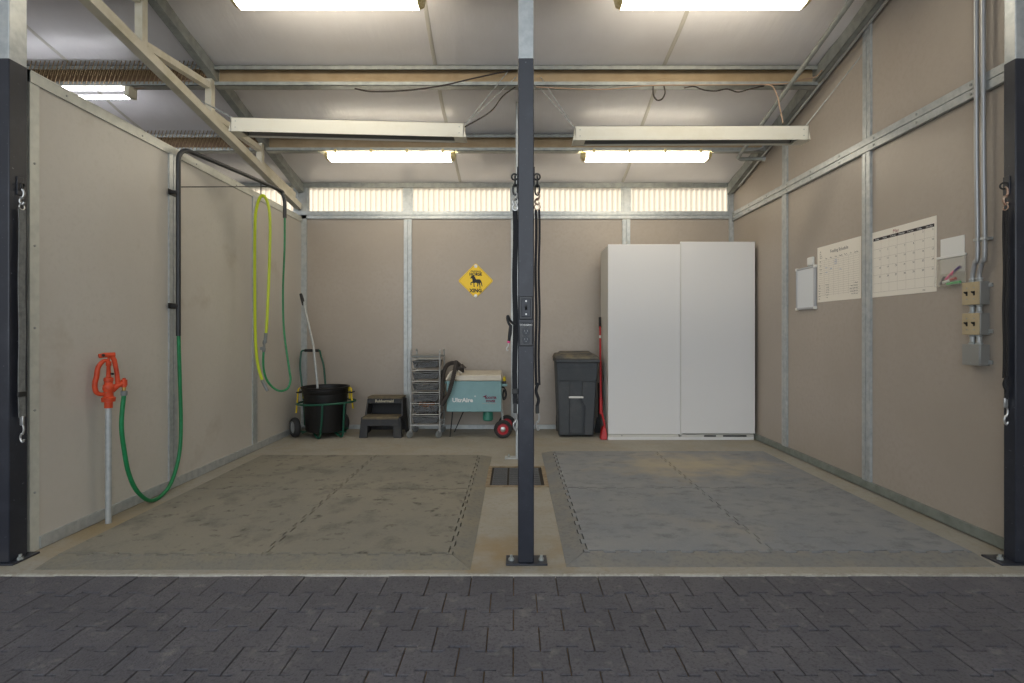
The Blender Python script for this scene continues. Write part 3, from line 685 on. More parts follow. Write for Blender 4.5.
# ------------------------------------------------------------ hydrant and its hoses
hx, hy = -2.383, 3.166
r = thing('yard_hydrant', 'orange red yard hydrant on a galvanised pipe by the pale left wall', 'hydrant', (hx, hy, 0))
MB().cyl((hx,hy,0),(hx,hy,.70),.0165,14).build('standpipe', M['galv'], r)
U = Vector((.6,.8,0)); Vn = Vector((.8,-.6,0)); B0 = Vector((hx,hy,0))
def hp(s, z, k=0): return B0+U*s+Vn*k+Vector((0,0,z))
MB().lathe([(.021,.675),(.021,.71),(.034,.712),(.036,.735),(.025,.742),(.024,.775),(.030,.785),(.027,.81),(.021,.816),(.021,.83),(.024,.832),(.024,.85),(.012,.856),(.010,.92),(.014,.925),(.014,.945),(.006,.95),(.006,.975)], (hx,hy,0), n=18).build('body', M['red_iron'], r)
MB().tube([hp(.015,.775),hp(.04,.80),hp(.065,.812),hp(.077,.812)], [.018,.017,.0155,.0155], 12).cyl(hp(.077,.80),hp(.077,.835),.017,14).cyl(hp(.077,.79),hp(.077,.80),.013,12).box(*(sorted((hp(.077,0).x-.006,hp(.077,0).x+.006))), hp(.077,0).y-.006, hp(.077,0).y+.006,.835,.845).build('spout', M['red_iron'], r)
MB().tube([hp(.047,.80),hp(.041,.88),hp(.028,.955),hp(.012,.985)], [.013,.012,.013,.014], 10).tube([hp(.03,.985),hp(-.02,.985),hp(-.047,.98)], [.016,.015,.013], 10).build('head_lever', M['red_iron'], r)
MB().tube(smoothpath([hp(-.0,.952),hp(-.025,.95),hp(-.05,.915),hp(-.058,.86),hp(-.066,.82),hp(-.06,.775),hp(-.035,.757),hp(-.012,.765)]), [.0105+.003*math.sin(math.pi*i/42) for i in range(43)], 10).build('handle', M['red_iron'], r)
MB().cyl(hp(-.03,.985,-.02),hp(-.03,.985,.02),.008,10).cyl(hp(.012,.875,-.03),hp(.012,.875,.03),.007,10).build('pivot_pin', M['dark_metal'], r)
sp = hp(.077,.79)
r = thing('garden_hose', 'green hose looping from the hydrant spout down to the floor and up to the boom', 'hose', (-2.36, 3.5, 0))
MB().cyl(sp, sp+Vector((0,0,-.025)), .010, 12).build('coupling', M['brass'], r)
MB().lathe([(.016,0),(.018,.008),(.018,.026),(.012,.03)], sp+Vector((0,0,-.05)), n=12).build('hose_nut', M['grey_plastic'], r)
hose = [sp+Vector((0,0,-.04))]+[OnX(*q) for q in ((121.5,425,-2.35),(124.5,452,-2.352),(129,474,-2.355),(137,491,-2.36),(149,500.5,-2.372),(160,498,-2.385),(171,483,-2.395),(179,456,-2.398),(181,425,-2.40),(180,385,-2.40),(179,350,-2.402),(178.6,333,-2.402))]
for p in hose:
    if p.z < .014: p.z = .014
MB().tube(smoothpath(hose,8), .0125, 10).build('hose', M['hose_green'], r)
# overhead boom
r = thing('wash_boom', 'black swinging wash boom rising up the left wall and arching over the bay', 'boom', (-2.402, 3.84, 1.1))
bm_ = [OnX(178.6,336,-2.402), OnX(178.4,260,-2.402), OnX(178.4,170,-2.402)]
bx_, by_ = bm_[-1].x, bm_[-1].y; zt_ = 2.443
bm_[0].x = bm_[1].x = bx_; bm_[0].y = bm_[1].y = by_
tip = P(279,190,5.0)
dirv = (Vector((tip.x,tip.y,zt_))-Vector((bx_,by_,zt_))).normalized()
arc = [Vector((bx_,by_,zt_-.10))+dirv*(.10*(1-math.cos(t)))+Vector((0,0,.10*math.sin(t))) for t in [math.pi/2*k/8 for k in range(9)]]
dn_ = [tip, P(282.5,194,5.03), P(284.5,201,5.04), P(284.8,218,5.04)]
MB().tube(bm_+arc+smoothpath([arc[-1]+dirv*.05, (arc[-1]+tip)/2+Vector((0,0,.005))]+dn_, 6), .0165, 10).build('boom_pipe', M['pipe_black'], r)
MB().tube([Vector((bx_,by_,cz(187,by_))), P(268,186.5,4.88)], .0045, 6).build('brace_wire', M['dark_metal'], r)
for py in (193, 306): 
    z = cz(py, by_); MB().box(XL+.0125, bx_+.006, by_-.03, by_-.012, z-.012, z+.012).box(XL+.0125, XL+.018, by_-.05, by_+.05, z-.02, z+.02).build('clamp', M['dark_metal'], r, bevel=.002)
hk = P(261,184.5,4.80)
MB().tube(smoothpath([hk+Vector((0,0,.02)), hk, P(261,193,4.8), P(261.5,196.5,4.8), P(263.5,197,4.79), P(265,195,4.79)]), .0045, 6).build('hook', M['dark_metal'], r)
r = thing('drop_hose', 'dark green hose hanging from the tip of the wash boom in a long loop', 'hose', P(284.8,218,5.04))
MB().tube(smoothpath([P(284.8,214,5.04),P(284.5,250,5.03),P(283,290,5.02),P(284,330,5.0),P(289,368,4.97),P(290.5,380,4.95),P(287,389,4.92),P(278,390.5,4.88),P(268,382,4.84),P(263.5,368,4.81),P(263.6,350,4.80)],8), .0095, 8).build('hose', M['hose_green'], r)
MB().lathe([(.012,0),(.015,.005),(.015,.03),(.010,.04),(.010,.07),(.014,.075),(.014,.1),(.009,.105)], P(263.7,352,4.80), (.06,0,1), 12).build('valve', M['grey_plastic'], r)
MB().box(*sorted((P(263,0,4.8).x-.022,P(263,0,4.8).x)), 4.79, 4.80, cz(350,4.8), cz(347,4.8)).build('valve_lever', M['grey_plastic'], r)
r = thing('wash_hose', 'yellow green hose draped over the hook of the wash boom', 'hose', P(262,195,4.79))
MB().tube(smoothpath([P(265.3,340,4.79),P(267,320,4.78),P(269.5,260,4.77),P(270,220,4.77),P(268,204,4.775),P(264,196,4.78),P(260.5,197,4.785),P(257,206,4.79),P(255,225,4.79),P(254.8,290,4.79),P(255.5,340,4.79),P(258,365,4.79),P(262.5,381,4.79)],8), .0125, 8).build('hose', M['hose_yellow'], r)
MB().tube([P(262,380,4.79),P(264.5,385,4.79),P(267.5,391,4.79)], [.014,.015,.013], 10).build('nozzle', M['grey_plastic'], r)
MB().cyl(P(265.2,343,4.79),P(265.8,333,4.785),.0155,10).build('ferrule', M['grey_plastic'], r)

# ------------------------------------------------------------ muck bucket cart in the left corner
cx, cy = -2.045, 5.83
bk = thing('muck_bucket', 'black muck bucket with yellow rope handles standing in the green cart', 'bucket', (cx,cy,.06))
prof = [(.0,.075),(.185,.075),(.19,.062),(.198,.062),(.204,.08),(.225,.43),(.228,.445),(.228,.46),(.237,.47),(.239,.515),(.250,.52),(.252,.533),(.243,.537),(.234,.533),(.228,.50),(.195,.09),(0,.088)]
MB().lathe(prof, (cx,cy,0), n=40).build('tub', M['bucket'], bk)
for s in (-1,1):
    MB().box(*sorted((cx+s*.243,cx+s*.302)), cy-.05, cy+.05, .465,.48).build('lug', M['bucket'], bk, bevel=.005)
    x = cx+s*.285; x0 = cx+s*.262
    MB().tube(smoothpath([(x+s*.02,cy-.03,.25+(.05 if s>0 else 0)),(x+s*.005,cy-.03,.42),(x,cy-.02,.50),(x0,cy,.518),(x0-s*.015,cy+.02,.50),(x0-s*.012,cy+.03,.40)]), .009, 8).build('rope_handle', M['rope'], bk)
ct = thing('bucket_cart', 'dark green tubular wheeled cart holding the black muck bucket', 'cart', (cx,cy,0))
tr_ = .0105; hz = .365
hoop = [(cx+.315*math.cos(t)*(1 if math.cos(t) > 0 else .95), cy+.255*math.sin(t), hz+.012*math.cos(t)) for t in [2*math.pi*k/32 for k in range(32)]]
MB().tube(hoop, tr_, 8, closed=True).build('hoop', M['green_steel'], ct)
for (ax, ay), (bx2, by2), (ex, ey) in (((cx+.055,cy-.255),(cx+.01,cy-.205),(cx-.08,cy-.12)), ((cx+.255,cy-.165),(cx+.225,cy-.13),(cx+.12,cy-.06))):
    MB().tube(smoothpath([(ax,ay,hz),(ax-.01,ay+.01,.2),(bx2+.005,by2,.05),(bx2-.015,by2+.01,.016),(bx2-.04,by2+.03,.016),(ex,ey,.05)]), tr_, 8).build('leg', M['green_steel'], ct)
MB().tube([(cx-.26,cy-.05,.052),(cx+.24,cy-.05,.052)], .008, 8).tube([(cx-.20,cy-.12,.051),(cx-.2,cy+.16,.051),(cx+.2,cy+.16,.051)], .008, 8).build('base_rails', M['green_steel'], ct)
hy_ = cy+.26
MB().tube(smoothpath([(-2.370,hy_,.05),(-2.385,hy_+.0,.35),(-2.430,hy_+.02,.70),(-2.430,hy_+.04,.86),(-2.420,hy_+.05,.905),(-2.360,hy_+.05,.91),(-2.260,hy_+.05,.91),(-2.220,hy_+.05,.905),(-2.205,hy_+.04,.86),(-2.160,hy_+.02,.70),(-2.130,hy_,.35),(-2.110,hy_,.05)],4), tr_, 8).build('push_handle', M['green_steel'], ct)
MB().cyl((-2.390,hy_+.05,.91),(-2.230,hy_+.05,.91),.017,12).build('grip', M['black_rubber'], ct)
ax_ = Vector((-.76,-.65,0)).normalized(); wc = Vector((-2.345,cy-.075,.105))
def wheel(r, c, ax, R, w, hubm, n=24, spok=None):
    o = MB().lathe([(R*.6,-w*.5),(R*.86,-w*.55),(R*.97,-w*.3),(R,0),(R*.97,w*.3),(R*.86,w*.55),(R*.6,w*.5),(R*.6,-w*.5)], c, ax, n, cap=False).build('wheel', M['tyre'], r)
    MB().lathe([(0,-w*.52),(R*.2,-w*.5),(R*.34,-w*.35),(R*.58,-w*.38),(R*.66,-w*.53),(R*.66,w*.53),(R*.58,w*.38),(R*.34,w*.35),(R*.22,w*.5),(R*.0,w*.52)], c, ax, n).build('hub', hubm, o)
    return o
wheel(ct, wc, ax_, .105, .055, M['galv'])
wheel(ct, Vector((-1.93,cy+.245,.105)), ax_, .105, .055, M['galv'])
MB().cyl(wc, Vector((-1.93,cy+.245,.105)), .008, 8).build('axle', M['galv'], ct)
sv = thing('stall_scoop', 'long silver handled scoop with black grip leaning in the muck bucket', 'scoop', (cx-.05,cy-.02,.09))
a = P(303.5,302,6.02); k_ = P(313.5,346,5.9); e_ = Vector((cx-.06,cy-.06,.16))
MB().tube([a, k_, P(317.5,386,5.78), e_], .0125, 10).build('shaft', M['galv'], sv)
MB().tube([P(300.8,294,6.05), P(302.3,299.5,6.03), P(303.6,305,6.015)], [.016,.019,.016], 10).build('grip', M['black_rubber'], sv)
MB().tube([e_, e_+Vector((0,-.01,-.05))], .02, 10).hexa([e_+Vector((-.09,-.02,-.065)),e_+Vector((.09,-.02,-.065)),e_+Vector((.09,.07,-.065)),e_+Vector((-.09,.07,-.065))],[e_+Vector((-.07,-.02,-.045)),e_+Vector((.07,-.02,-.045)),e_+Vector((.07,.05,-.045)),e_+Vector((-.07,.05,-.045))]).build('scoop_head', M['bucket'], sv)

# ------------------------------------------------------------ step stool
r = thing('step_stool', 'charcoal two step plastic stool with dusty treads beside the drawer trolley', 'stool', (-1.42,5.9,0))
c0 = -1.423
def sideprof(s):      # side walls leaning inwards, each an L outline in (y,z)
    o = [(5.70,0),(5.76,0),(5.775,.17),(5.86,.17),(5.98,.17),(6.00,0),(6.10,0),(6.085,.385),(5.915,.385),(5.86,.215),(5.715,.215)]
    return MB().prism(o, lambda u,v,t: (c0+s*(.224-.075*v-.02*t), u, v), 0, 1)
for s in (-1,1): sideprof(s).build('side_panel', M['stool'], r, bevel=.004)
MB().box(c0-.19,c0+.19,5.70,5.90,.195,.222).build('lower_tread', M['stool_dusty'], r, bevel=.006)
MB().box(c0-.19,c0+.19,5.70,5.716,.125,.198).build('lower_riser', M['stool'], r, bevel=.004)
MB().box(c0-.19,c0+.19,5.90,6.10,.388,.412).build('upper_tread', M['stool_dusty'], r, bevel=.007)
MB().box(c0-.175,c0+.175,5.905,5.922,.337,.39).build('upper_riser', M['stool'], r, bevel=.004)
MB().box(c0-.2,c0+.2,6.08,6.095,.02,.38).build('shadow_sheet', M['black_rubber'], r)  # black sheet stands in for the deep shadow inside the stool
for s in (-1,1): MB().hexa([(c0+s*.212,5.70,0),(c0+s*.14,5.70,0),(c0+s*.14,5.73,0),(c0+s*.212,5.73,0)],[(c0+s*.197,5.702,.2),(c0+s*.13,5.702,.2),(c0+s*.13,5.73,.2),(c0+s*.197,5.73,.2)]).build('leg', M['stool'], r, bevel=.003)
text_part([('Rubbermaid', c0-.005, .365, .042, 'CENTER', .20)], fy(5.905), 'raised_lettering', M['pale_letter'], r, .002, .03)

# ------------------------------------------------------------ drawer trolley
x0, x1, ya, yb = -1.100, -.795, 5.70, 6.06
r = thing('drawer_trolley', 'narrow silver trolley of six clear grey drawers on castors', 'trolley', ((x0+x1)/2,(ya+yb)/2,0))
for x in (x0,x1):
    MB().tube(smoothpath([(x,ya,.085),(x,ya,.5),(x,ya,.88),(x,ya+.01,.915),(x,ya+.035,.93),(x,ya+.06,.915)],3), .009, 8).build('frame_post', M['trolley'], r)
    MB().tube(smoothpath([(x,yb,.085),(x,yb,.5),(x,yb,.88),(x,yb-.01,.915),(x,yb-.035,.93),(x,yb-.06,.915)],3), .009, 8).build('frame_post', M['trolley'], r)
MB().box(x0-.005,x1+.005,ya,yb,.850,.868).build('top_shelf', M['grey_plastic'], r, bevel=.004)
for z in (.135,):
    MB().tube([(x0,ya,z),(x1,ya,z)], .008, 8).tube([(x0,yb,z),(x1,yb,z)], .008, 8).tube([(x0,ya,z),(x0,yb,z)], .007, 8).tube([(x1,ya,z),(x1,yb,z)], .007, 8).build('bottom_rail', M['trolley'], r)
tops = [cz(py,5.7) for py in (359.5,370.8,381.8,392.8,404,415)]
for i, zt2 in enumerate(tops):
    MB().tube([(x0,ya+.01,zt2),(x0,yb,zt2)], .006, 6).tube([(x1,ya+.01,zt2),(x1,yb,zt2)], .006, 6).tube([(x0,ya+.0,zt2+.004),(x1,ya+.0,zt2+.004)],.005,6).build('runner', M['trolley'], r)
    a, b, h, t = x0+.015, x1-.015, .076, .003; zb2 = zt2-.09; zt2 = zt2-.014; ia, ib = a+.018, b-.018
    d = MB()
    d.hexa([(ia,ya+.02,zb2),(ib,ya+.02,zb2),(ib,yb-.02,zb2),(ia,yb-.02,zb2)],[(ia,ya+.02,zb2+t),(ib,ya+.02,zb2+t),(ib,yb-.02,zb2+t),(ia,yb-.02,zb2+t)])
    # front with a dipped finger notch
    fp = [(ia,zb2),(ib,zb2),(b,zt2-.004),((a+b)/2+.04,zt2-.004),((a+b)/2+.03,zt2-.020),((a+b)/2-.03,zt2-.020),((a+b)/2-.04,zt2-.004),(a,zt2-.004)]
    d.prism(fp, lambda u,v,tt: (u, ya+.02-.012*(v-zb2)/h+tt, v), 0, .003)
    d.prism([(ia,zb2),(ib,zb2),(b,zt2-.004),(a,zt2-.004)], lambda u,v,tt: (u, yb-.02+tt, v), 0, .003)
    for s, i0, o0 in ((0,ia,a),(1,ib,b)): d.hexa([(i0,ya+.02,zb2),(i0+t,ya+.02,zb2),(i0+t,yb-.02,zb2),(i0,yb-.02,zb2)],[(o0,ya+.01,zt2-.004),(o0+t,ya+.01,zt2-.004),(o0+t,yb-.02,zt2-.004),(o0,yb-.02,zt2-.004)])
    do = d.build('drawer', M['mesh_drawer'], r, smooth=0)
    MB().box(a-.01,b+.01,ya+.003,ya+.010,zt2-.006,zt2-.001).build('drawer_rim', M['box_grey'], do, bevel=.002)
for x in (x0,x1):
    for y in (ya+.01,yb-.01):
        w_ = MB().lathe([(.02,-.011),(.036,-.012),(.040,-.006),(.040,.006),(.036,.012),(.02,.011),(.008,.014)], (x-.012,y-.012,.0405), (.82,-.57,0), 18).build('castor', M['grey_plastic'], r)
        MB().box(x-.016,x+.008,y-.016,y+.008,.058,.09).build('castor_fork', M['trolley'], w_, bevel=.004)
# what shows inside the drawers
for (dz, n, mm, nm, lb, sc) in ((tops[4], 4, 'orange', 'grooming_brush', 'orange brown brush in the second lowest drawer of the trolley', 1), ):
    for i in range(n):
        x = x0+.075+i*.045; z = dz-.083
        b_ = thing(nm, ('leftmost','second','third','rightmost')[i]+' '+lb, 'brush', (x,5.84,z), 'brushes in the trolley drawer')
        MB().lathe([(.0,0),(.02,.002),(.022,.05),(.0,.052)], (x,5.86,z+.002), n=12, sx=.85, sy=3).build('bristles', M['orange'], b_)
        MB().lathe([(0,0),(.021,.002),(.023,.02),(.012,.03),(0,.031)], (x,5.86,z+.053), n=12, sx=.85, sy=3).build('back', M['orange'], b_)
tag(MB().lathe([(0,0),(.022,.004),(.026,.02),(.02,.036),(0,.04)], (-.93,5.78,tops[4]-.082), n=14).build('round_comb', M['white_plastic']), 'small round pale curry comb in front of the brushes in the drawer', 'comb')
tag(MB().box(-1.06,-.86,5.76,5.95,tops[2]-.082,tops[2]-.045).build('folded_cloth', M['beige'], bevel=.012), 'folded beige cloth in the third drawer of the trolley', 'cloth')

# ------------------------------------------------------------ teal vacuum on red wheels
fx0, fx1, y1 = P(446.5,0,5.73).x, P(501.5,0,5.73).x, 5.73
zb_, zt2 = cz(412,5.73), cz(381,5.73); y2 = 6.09
r = thing('vacuum_groomer', 'teal horse vacuum with beige lid and dark hose on red wheels', 'vacuum', ((fx0+fx1)/2,5.9,0))
MB().box(fx0,fx1,y1,y2,zb_,zt2).build('cabinet', M['teal'], r, bevel=.008)
MB().box(fx0-.035,fx0+.002,y1+.02,y2-.02,zt2-.03,zt2-.008).build('side_ledge', M['teal'], r, bevel=.003)
MB().hexa([(fx0-.012,y1-.012,zt2),(fx1+.006,y1-.012,zt2),(fx1+.006,y2,zt2),(fx0-.012,y2,zt2)],[(fx0+.01,y1,zt2+.065),(fx1-.004,y1,zt2+.065),(fx1-.004,y2-.01,zt2+.09),(fx0+.01,y2-.01,zt2+.09)]).build('lid', M['beige'], r, bevel=.012)
text_part([('UltrAire', P(462.5,0,y1).x, cz(400.3,y1), .060, 'CENTER', .22), ('®', P(475.2,0,y1).x, cz(396.5,y1), .02)], fy(y1), 'white_lettering', M['white_ink'], r, bold=.04)
text_part([('BOOSTER', P(490.8,0,y1).x, cz(397.9,y1), .032, 'CENTER', .122)], fy(y1), 'maroon_lettering', M['maroon'], r, .0009, .05)
text_part([('POWER', P(490.6,0,y1).x, cz(401.3,y1), .032, 'CENTER', .1)], fy(y1), 'maroon_lettering', M['maroon'], r, .0009, .05)
MB().prism([(-.02,-.006),(.0,.004),(.012,.006),(.016,.014),(.026,.014),(.02,-.004),(.004,-.01)], lambda u,v,t: (P(484.2,0,y1).x+u, y1-.0004-t, cz(396.4,y1)+v), 0, .0005).build('maroon_logo', M['maroon'], r, smooth=0)
MB().box(P(482,0,y1).x,P(496.5,0,y1).x,y1-.0008,y1,cz(403.75,y1),cz(403.4,y1)).build('print_line', M['ink_grey'], r)
# wheels with a bracket, exhaust, legs
wc = P(503,429,5.70); R_ = wc.z; wc.z = R_
for c in (wc, Vector((wc.x+.035, 6.04, R_))): wheel(r, c, (0,-1,0), R_, .05, M['red_wheel'])
for c in (wc,): MB().lathe([(.028,0),(.028,.012),(.016,.018),(0,.018)], c+Vector((0,-.018,0)), (0,-1,0), 16).build('hub_cap', M['chrome'], r)
MB().cyl(wc, Vector((wc.x,6.04,R_)), .009, 8).build('axle', M['dark_metal'], r)
MB().tube([(fx1-.01,5.76,zt2-.1),(fx1+.01,5.76,R_+.08),(wc.x,5.755,R_)], .009, 8).build('wheel_strut', M['galv'], r)
MB().tube([(fx1-.01,6.05,zb_+.02),(fx1+.01,6.04,R_+.08),(wc.x,6.00,R_)], .009, 8).build('wheel_strut', M['galv'], r)
MB().lathe([(.0,.0),(.045,.004),(.058,.02),(.055,.09),(.05,.12)], (P(488,0,5.85).x,5.85,zb_-.115), n=20).build('motor_cup', M['teal_dark'], r)
MB().tube([(fx0+.06,5.78,zb_),(fx0+.035,5.75,.004)], .006, 8).build('leg', M['dark_metal'], r); MB().tube([(fx0+.17,5.98,zb_),(fx0+.05,6.03,.004)], .006, 8).build('leg', M['dark_metal'], r)
hp_ = [(fx0+.14,5.95,zt2+.13),P(457.5,363.5,5.88),P(452,363,5.85),P(446.5,366,5.82),P(443.5,374,5.76),P(442.5,385,5.72),P(442,397,5.69),P(441.8,404,5.68),P(444.5,401,5.665),P(449,392,5.655),P(452.5,380,5.65),P(455,369,5.66),P(456.3,361,5.70)]
pts = smoothpath(hp_, 12); rr = [.0215+(.0025 if i % 2 else -.0015) for i in range(len(pts))]
MB().tube(pts, rr, 10).build('vacuum_hose', M['hose_dark'], r, smooth=20)
MB().tube([(fx0+.09,5.9,zt2+.11),(fx0+.16,5.9,zt2+.14),(fx0+.165,5.9,zt2+.12)], [.03,.033,.033], 14).cyl((fx0+.14,5.92,zt2+.06),(fx0+.14,5.92,zt2+.13),.03,14).build('motor_head', M['hose_dark'], r)
MB().tube(smoothpath([P(446.5,379.5,5.69),P(449,376,5.68),P(451,372.5,5.68),P(453.5,371,5.69)]), [.014]*19, 8).box(*sorted((P(449,0,5.69).x,P(452,0,5.69).x)),5.68,5.72,cz(378,5.69),cz(372,5.69)).tube([P(458,371,5.75),P(462,373.5,5.75)], .012, 8).build('hose_bracket', M['beige'], r)
r2 = thing('spray_bottle', 'small dark bottle with yellow cap hooked on the right end of the teal vacuum', 'bottle', (fx1+.03,5.80,zt2-.03))
MB().box(fx1+.006,fx1+.05,5.78,5.82,zt2-.035,zt2-.005).build('body', M['hose_dark'], r2, bevel=.006)
MB().cyl((fx1+.03,5.80,zt2-.006),(fx1+.03,5.80,zt2+.03),.017,12).cyl((fx1+.03,5.80,zt2+.03),(fx1+.03,5.80,zt2+.042),.010,12).build('cap', M['rope'], r2)
MB().box(fx1-.002,fx1+.06,5.76,5.84,zt2-.06,zt2-.035).build('end_ledge', M['teal'], r, bevel=.003)
MB().tube(smoothpath([(fx1+.004,5.80,zt2-.07),(fx1+.03,5.78,zt2-.08),(fx1+.05,5.79,zt2-.14),(fx1+.04,5.80,zt2-.19),(fx1+.02,5.78,zt2-.2),(fx1+.015,5.78,zt2-.14),(fx1+.03,5.77,zt2-.10),(fx1+.045,5.77,zt2-.15),(fx1+.03,5.77,zt2-.19)]), .009, 8).build('power_cord', M['black_rubber'], r)

# ------------------------------------------------------------ horse crossing sign on the back wall
sx, sz, hd = P(475.7,0,6.23).x, cz(280.7,6.23), .205
r = thing('warning_sign', 'yellow diamond horse crossing sign on the back wall', 'sign', (sx, 6.23, sz))
rd = .022; poly = []
for ang in (90, 180, 270, 0):
    t = math.radians(ang); c = (math.cos(t)*(hd-rd*1.41), math.sin(t)*(hd-rd*1.41))
    for k in range(-3,4):
        tt = t+k*math.pi/12; poly.append((c[0]+rd*math.cos(tt), c[1]+rd*math.sin(tt)))
fs = lambda u,v,t: (sx+u, 6.2335-t, sz+v)
MB().prism(poly, fs, 0, .003).build('plate', M['yellow_sign'], r, smooth=0)
fs2 = lambda u,v,t: (sx+u, 6.2305-t, sz+v)
inner = [(p[0]*.955,p[1]*.955) for p in poly]; inn2 = [(p[0]*.925,p[1]*.925) for p in poly]; n = len(inner)
MB().add([fs2(*p,.0004) for p in inner]+[fs2(*p,.0004) for p in inn2], [(i,(i+1)%n,(i+1)%n+n,i+n) for i in range(n)]).build('border_line', mat('amber_line',(190,146,20),.5), r, smooth=0)
text_part([('FRIESIAN', 0, .108, .021, 'CENTER', .115)], fs2, 'breed_lettering', M['black_ink'], r, bold=.03)
text_part([('HORSE', 0, .074, .05, 'CENTER', .145)], fs2, 'lettering', M['black_ink'], r, bold=.045)
text_part([('XING', 0, -.116, .056, 'CENTER', .145)], fs2, 'lettering', M['black_ink'], r, bold=.05)
horse = [(-.062,.022),(-.058,.034),(-.050,.048),(-.040,.056),(-.032,.058),(-.030,.064),(-.026,.056),(-.012,.046),(-.002,.026),(.006,.014),(.028,.016),(.046,.014),(.058,.004),(.068,-.014),(.072,-.036),(.078,-.062),(.068,-.058),(.062,-.040),(.058,-.022),(.052,-.024),(.048,-.034),(.052,-.052),(.052,-.066),(.058,-.074),(.044,-.074),(.044,-.054),(.036,-.036),(.026,-.024),(.030,-.046),(.022,-.062),(.012,-.060),(.018,-.046),(.016,-.026),(-.006,-.022),(-.016,-.028),(-.014,-.050),(-.010,-.066),(-.024,-.066),(-.024,-.048),(-.026,-.028),(-.036,-.022),(-.048,-.026),(-.048,-.044),(-.058,-.048),(-.060,-.022),(-.044,-.012),(-.036,-.006),(-.038,.010),(-.042,.028),(-.052,.024)]
horse = [(x*1.02, y*1.08) for x,y in horse]
MB().prism(horse, fs2, 0, .0005).build('horse_silhouette', M['black_ink'], r, smooth=0)
for v in (.168,-.176): MB().lathe([(.020,0),(.020,.002),(.010,.005),(0,.006)], fs2(0,v,0), (0,-1,0), 16).build('screw', M['white_plastic'], r)

# ------------------------------------------------------------ wheelie bin
y1 = 5.74; bx0, bx1 = P(558.5,0,5.74).x, P(594,0,5.74).x; tx0, tx1 = P(556.5,0,5.74).x, P(598.5,0,5.74).x; zt3 = cz(359.8,5.74); y2 = 6.14
r = thing('wheelie_bin', 'dark grey wheeled rubbish bin with dusty lid left of the white wardrobe', 'bin', ((bx0+bx1)/2,5.9,0))
def fr(u, v, t):      # u 0..1 across, v height
    k = v/zt3; return (bx0+(tx0-bx0)*k+u*((bx1-bx0)+(tx1-tx0-bx1+bx0)*k), y1-.02*k+.02-t, v)
def hx6(a, b, c, d, back, mb):
    pass
q0 = [fr(0,.012,0),fr(1,.012,0)]; q1 = [fr(0,zt3,0),fr(1,zt3,0)]
MB().hexa([q0[0],q0[1],(q0[1][0]-.01,y2-.05,.012),(q0[0][0]+.01,y2-.05,.012)], [q1[0],q1[1],(q1[1][0],y2,zt3),(q1[0][0],y2,zt3)]).build('body', M['bin'], r, bevel=.02, seg=3)
mb = MB()
def fpan(poly, t=.03): mb.prism(poly, fr, 0, t)
zz = lambda py: cz(py, 5.74)
fpan([(.035,zz(381)),(.965,zz(381)),(.965,zz(368)),(.035,zz(368))], .006)
fpan([(.04,.03),(.30,.03),(.30,zz(381.5)),(.04,zz(381.5))])
fpan([(.63,zz(381.5)),(.63,zz(401)),(.72,zz(406)),(.72,.03),(.95,.03),(.95,zz(381.5))])
fpan([(.305,.045),(.665,.045),(.665,zz(408)),(.58,zz(403)),(.58,zz(398)),(.305,zz(398))], .022)
mb.build('front_moulding', M['bin'], r, bevel=.004)
MB().prism([(.285,zz(398)),(.66,zz(398)),(.66,zz(396.2)),(.285,zz(396.2))], fr, .012, .036).build('handle_bar', M['white_plastic'], r, bevel=.002)
MB().hexa([(tx0-.012,y1-.035,zt3-.03),(tx1+.012,y1-.035,zt3-.03),(tx1+.012,y2,zt3-.03),(tx0-.012,y2,zt3-.03)],[(tx0-.012,y1-.035,zt3+.006),(tx1+.012,y1-.035,zt3+.006),(tx1+.012,y2,zt3+.006),(tx0-.012,y2,zt3+.006)]).build('rim', M['bin'], r, bevel=.01)
MB().hexa([(tx0-.02,y1-.04,zt3+.006),(tx1+.012,y1-.04,zt3+.006),(tx1+.012,y2+.03,zt3+.006),(tx0-.02,y2+.03,zt3+.006)],[(tx0-.005,y1+.0,zt3+.045),(tx1-.005,y1+.0,zt3+.045),(tx1-.015,y2,zt3+.065),(tx0+.005,y2,zt3+.065)]).build('lid', M['bin_lid'], r, bevel=.014)
MB().hexa([(tx0+.035,y1+.03,zt3+.04),(tx1-.035,y1+.03,zt3+.04),(tx1-.04,y2-.04,zt3+.06),(tx0+.04,y2-.04,zt3+.06)],[(tx0+.05,y1+.06,zt3+.058),(tx1-.05,y1+.06,zt3+.058),(tx1-.055,y2-.06,zt3+.085),(tx0+.055,y2-.06,zt3+.085)]).build('lid_panel', M['bin_lid'], r, bevel=.01)
for x in (bx0+.03, bx1-.03): MB().lathe([(.04,-.02),(.10,-.022),(.10,.022),(.04,.02)], (x, y2-.03, .1), (1,0,0), 20).build('wheel', M['tyre'], r)
MB().cyl((bx0,y2-.03,.1),(bx1,y2-.03,.1),.01,8).build('axle', M['dark_metal'], r)
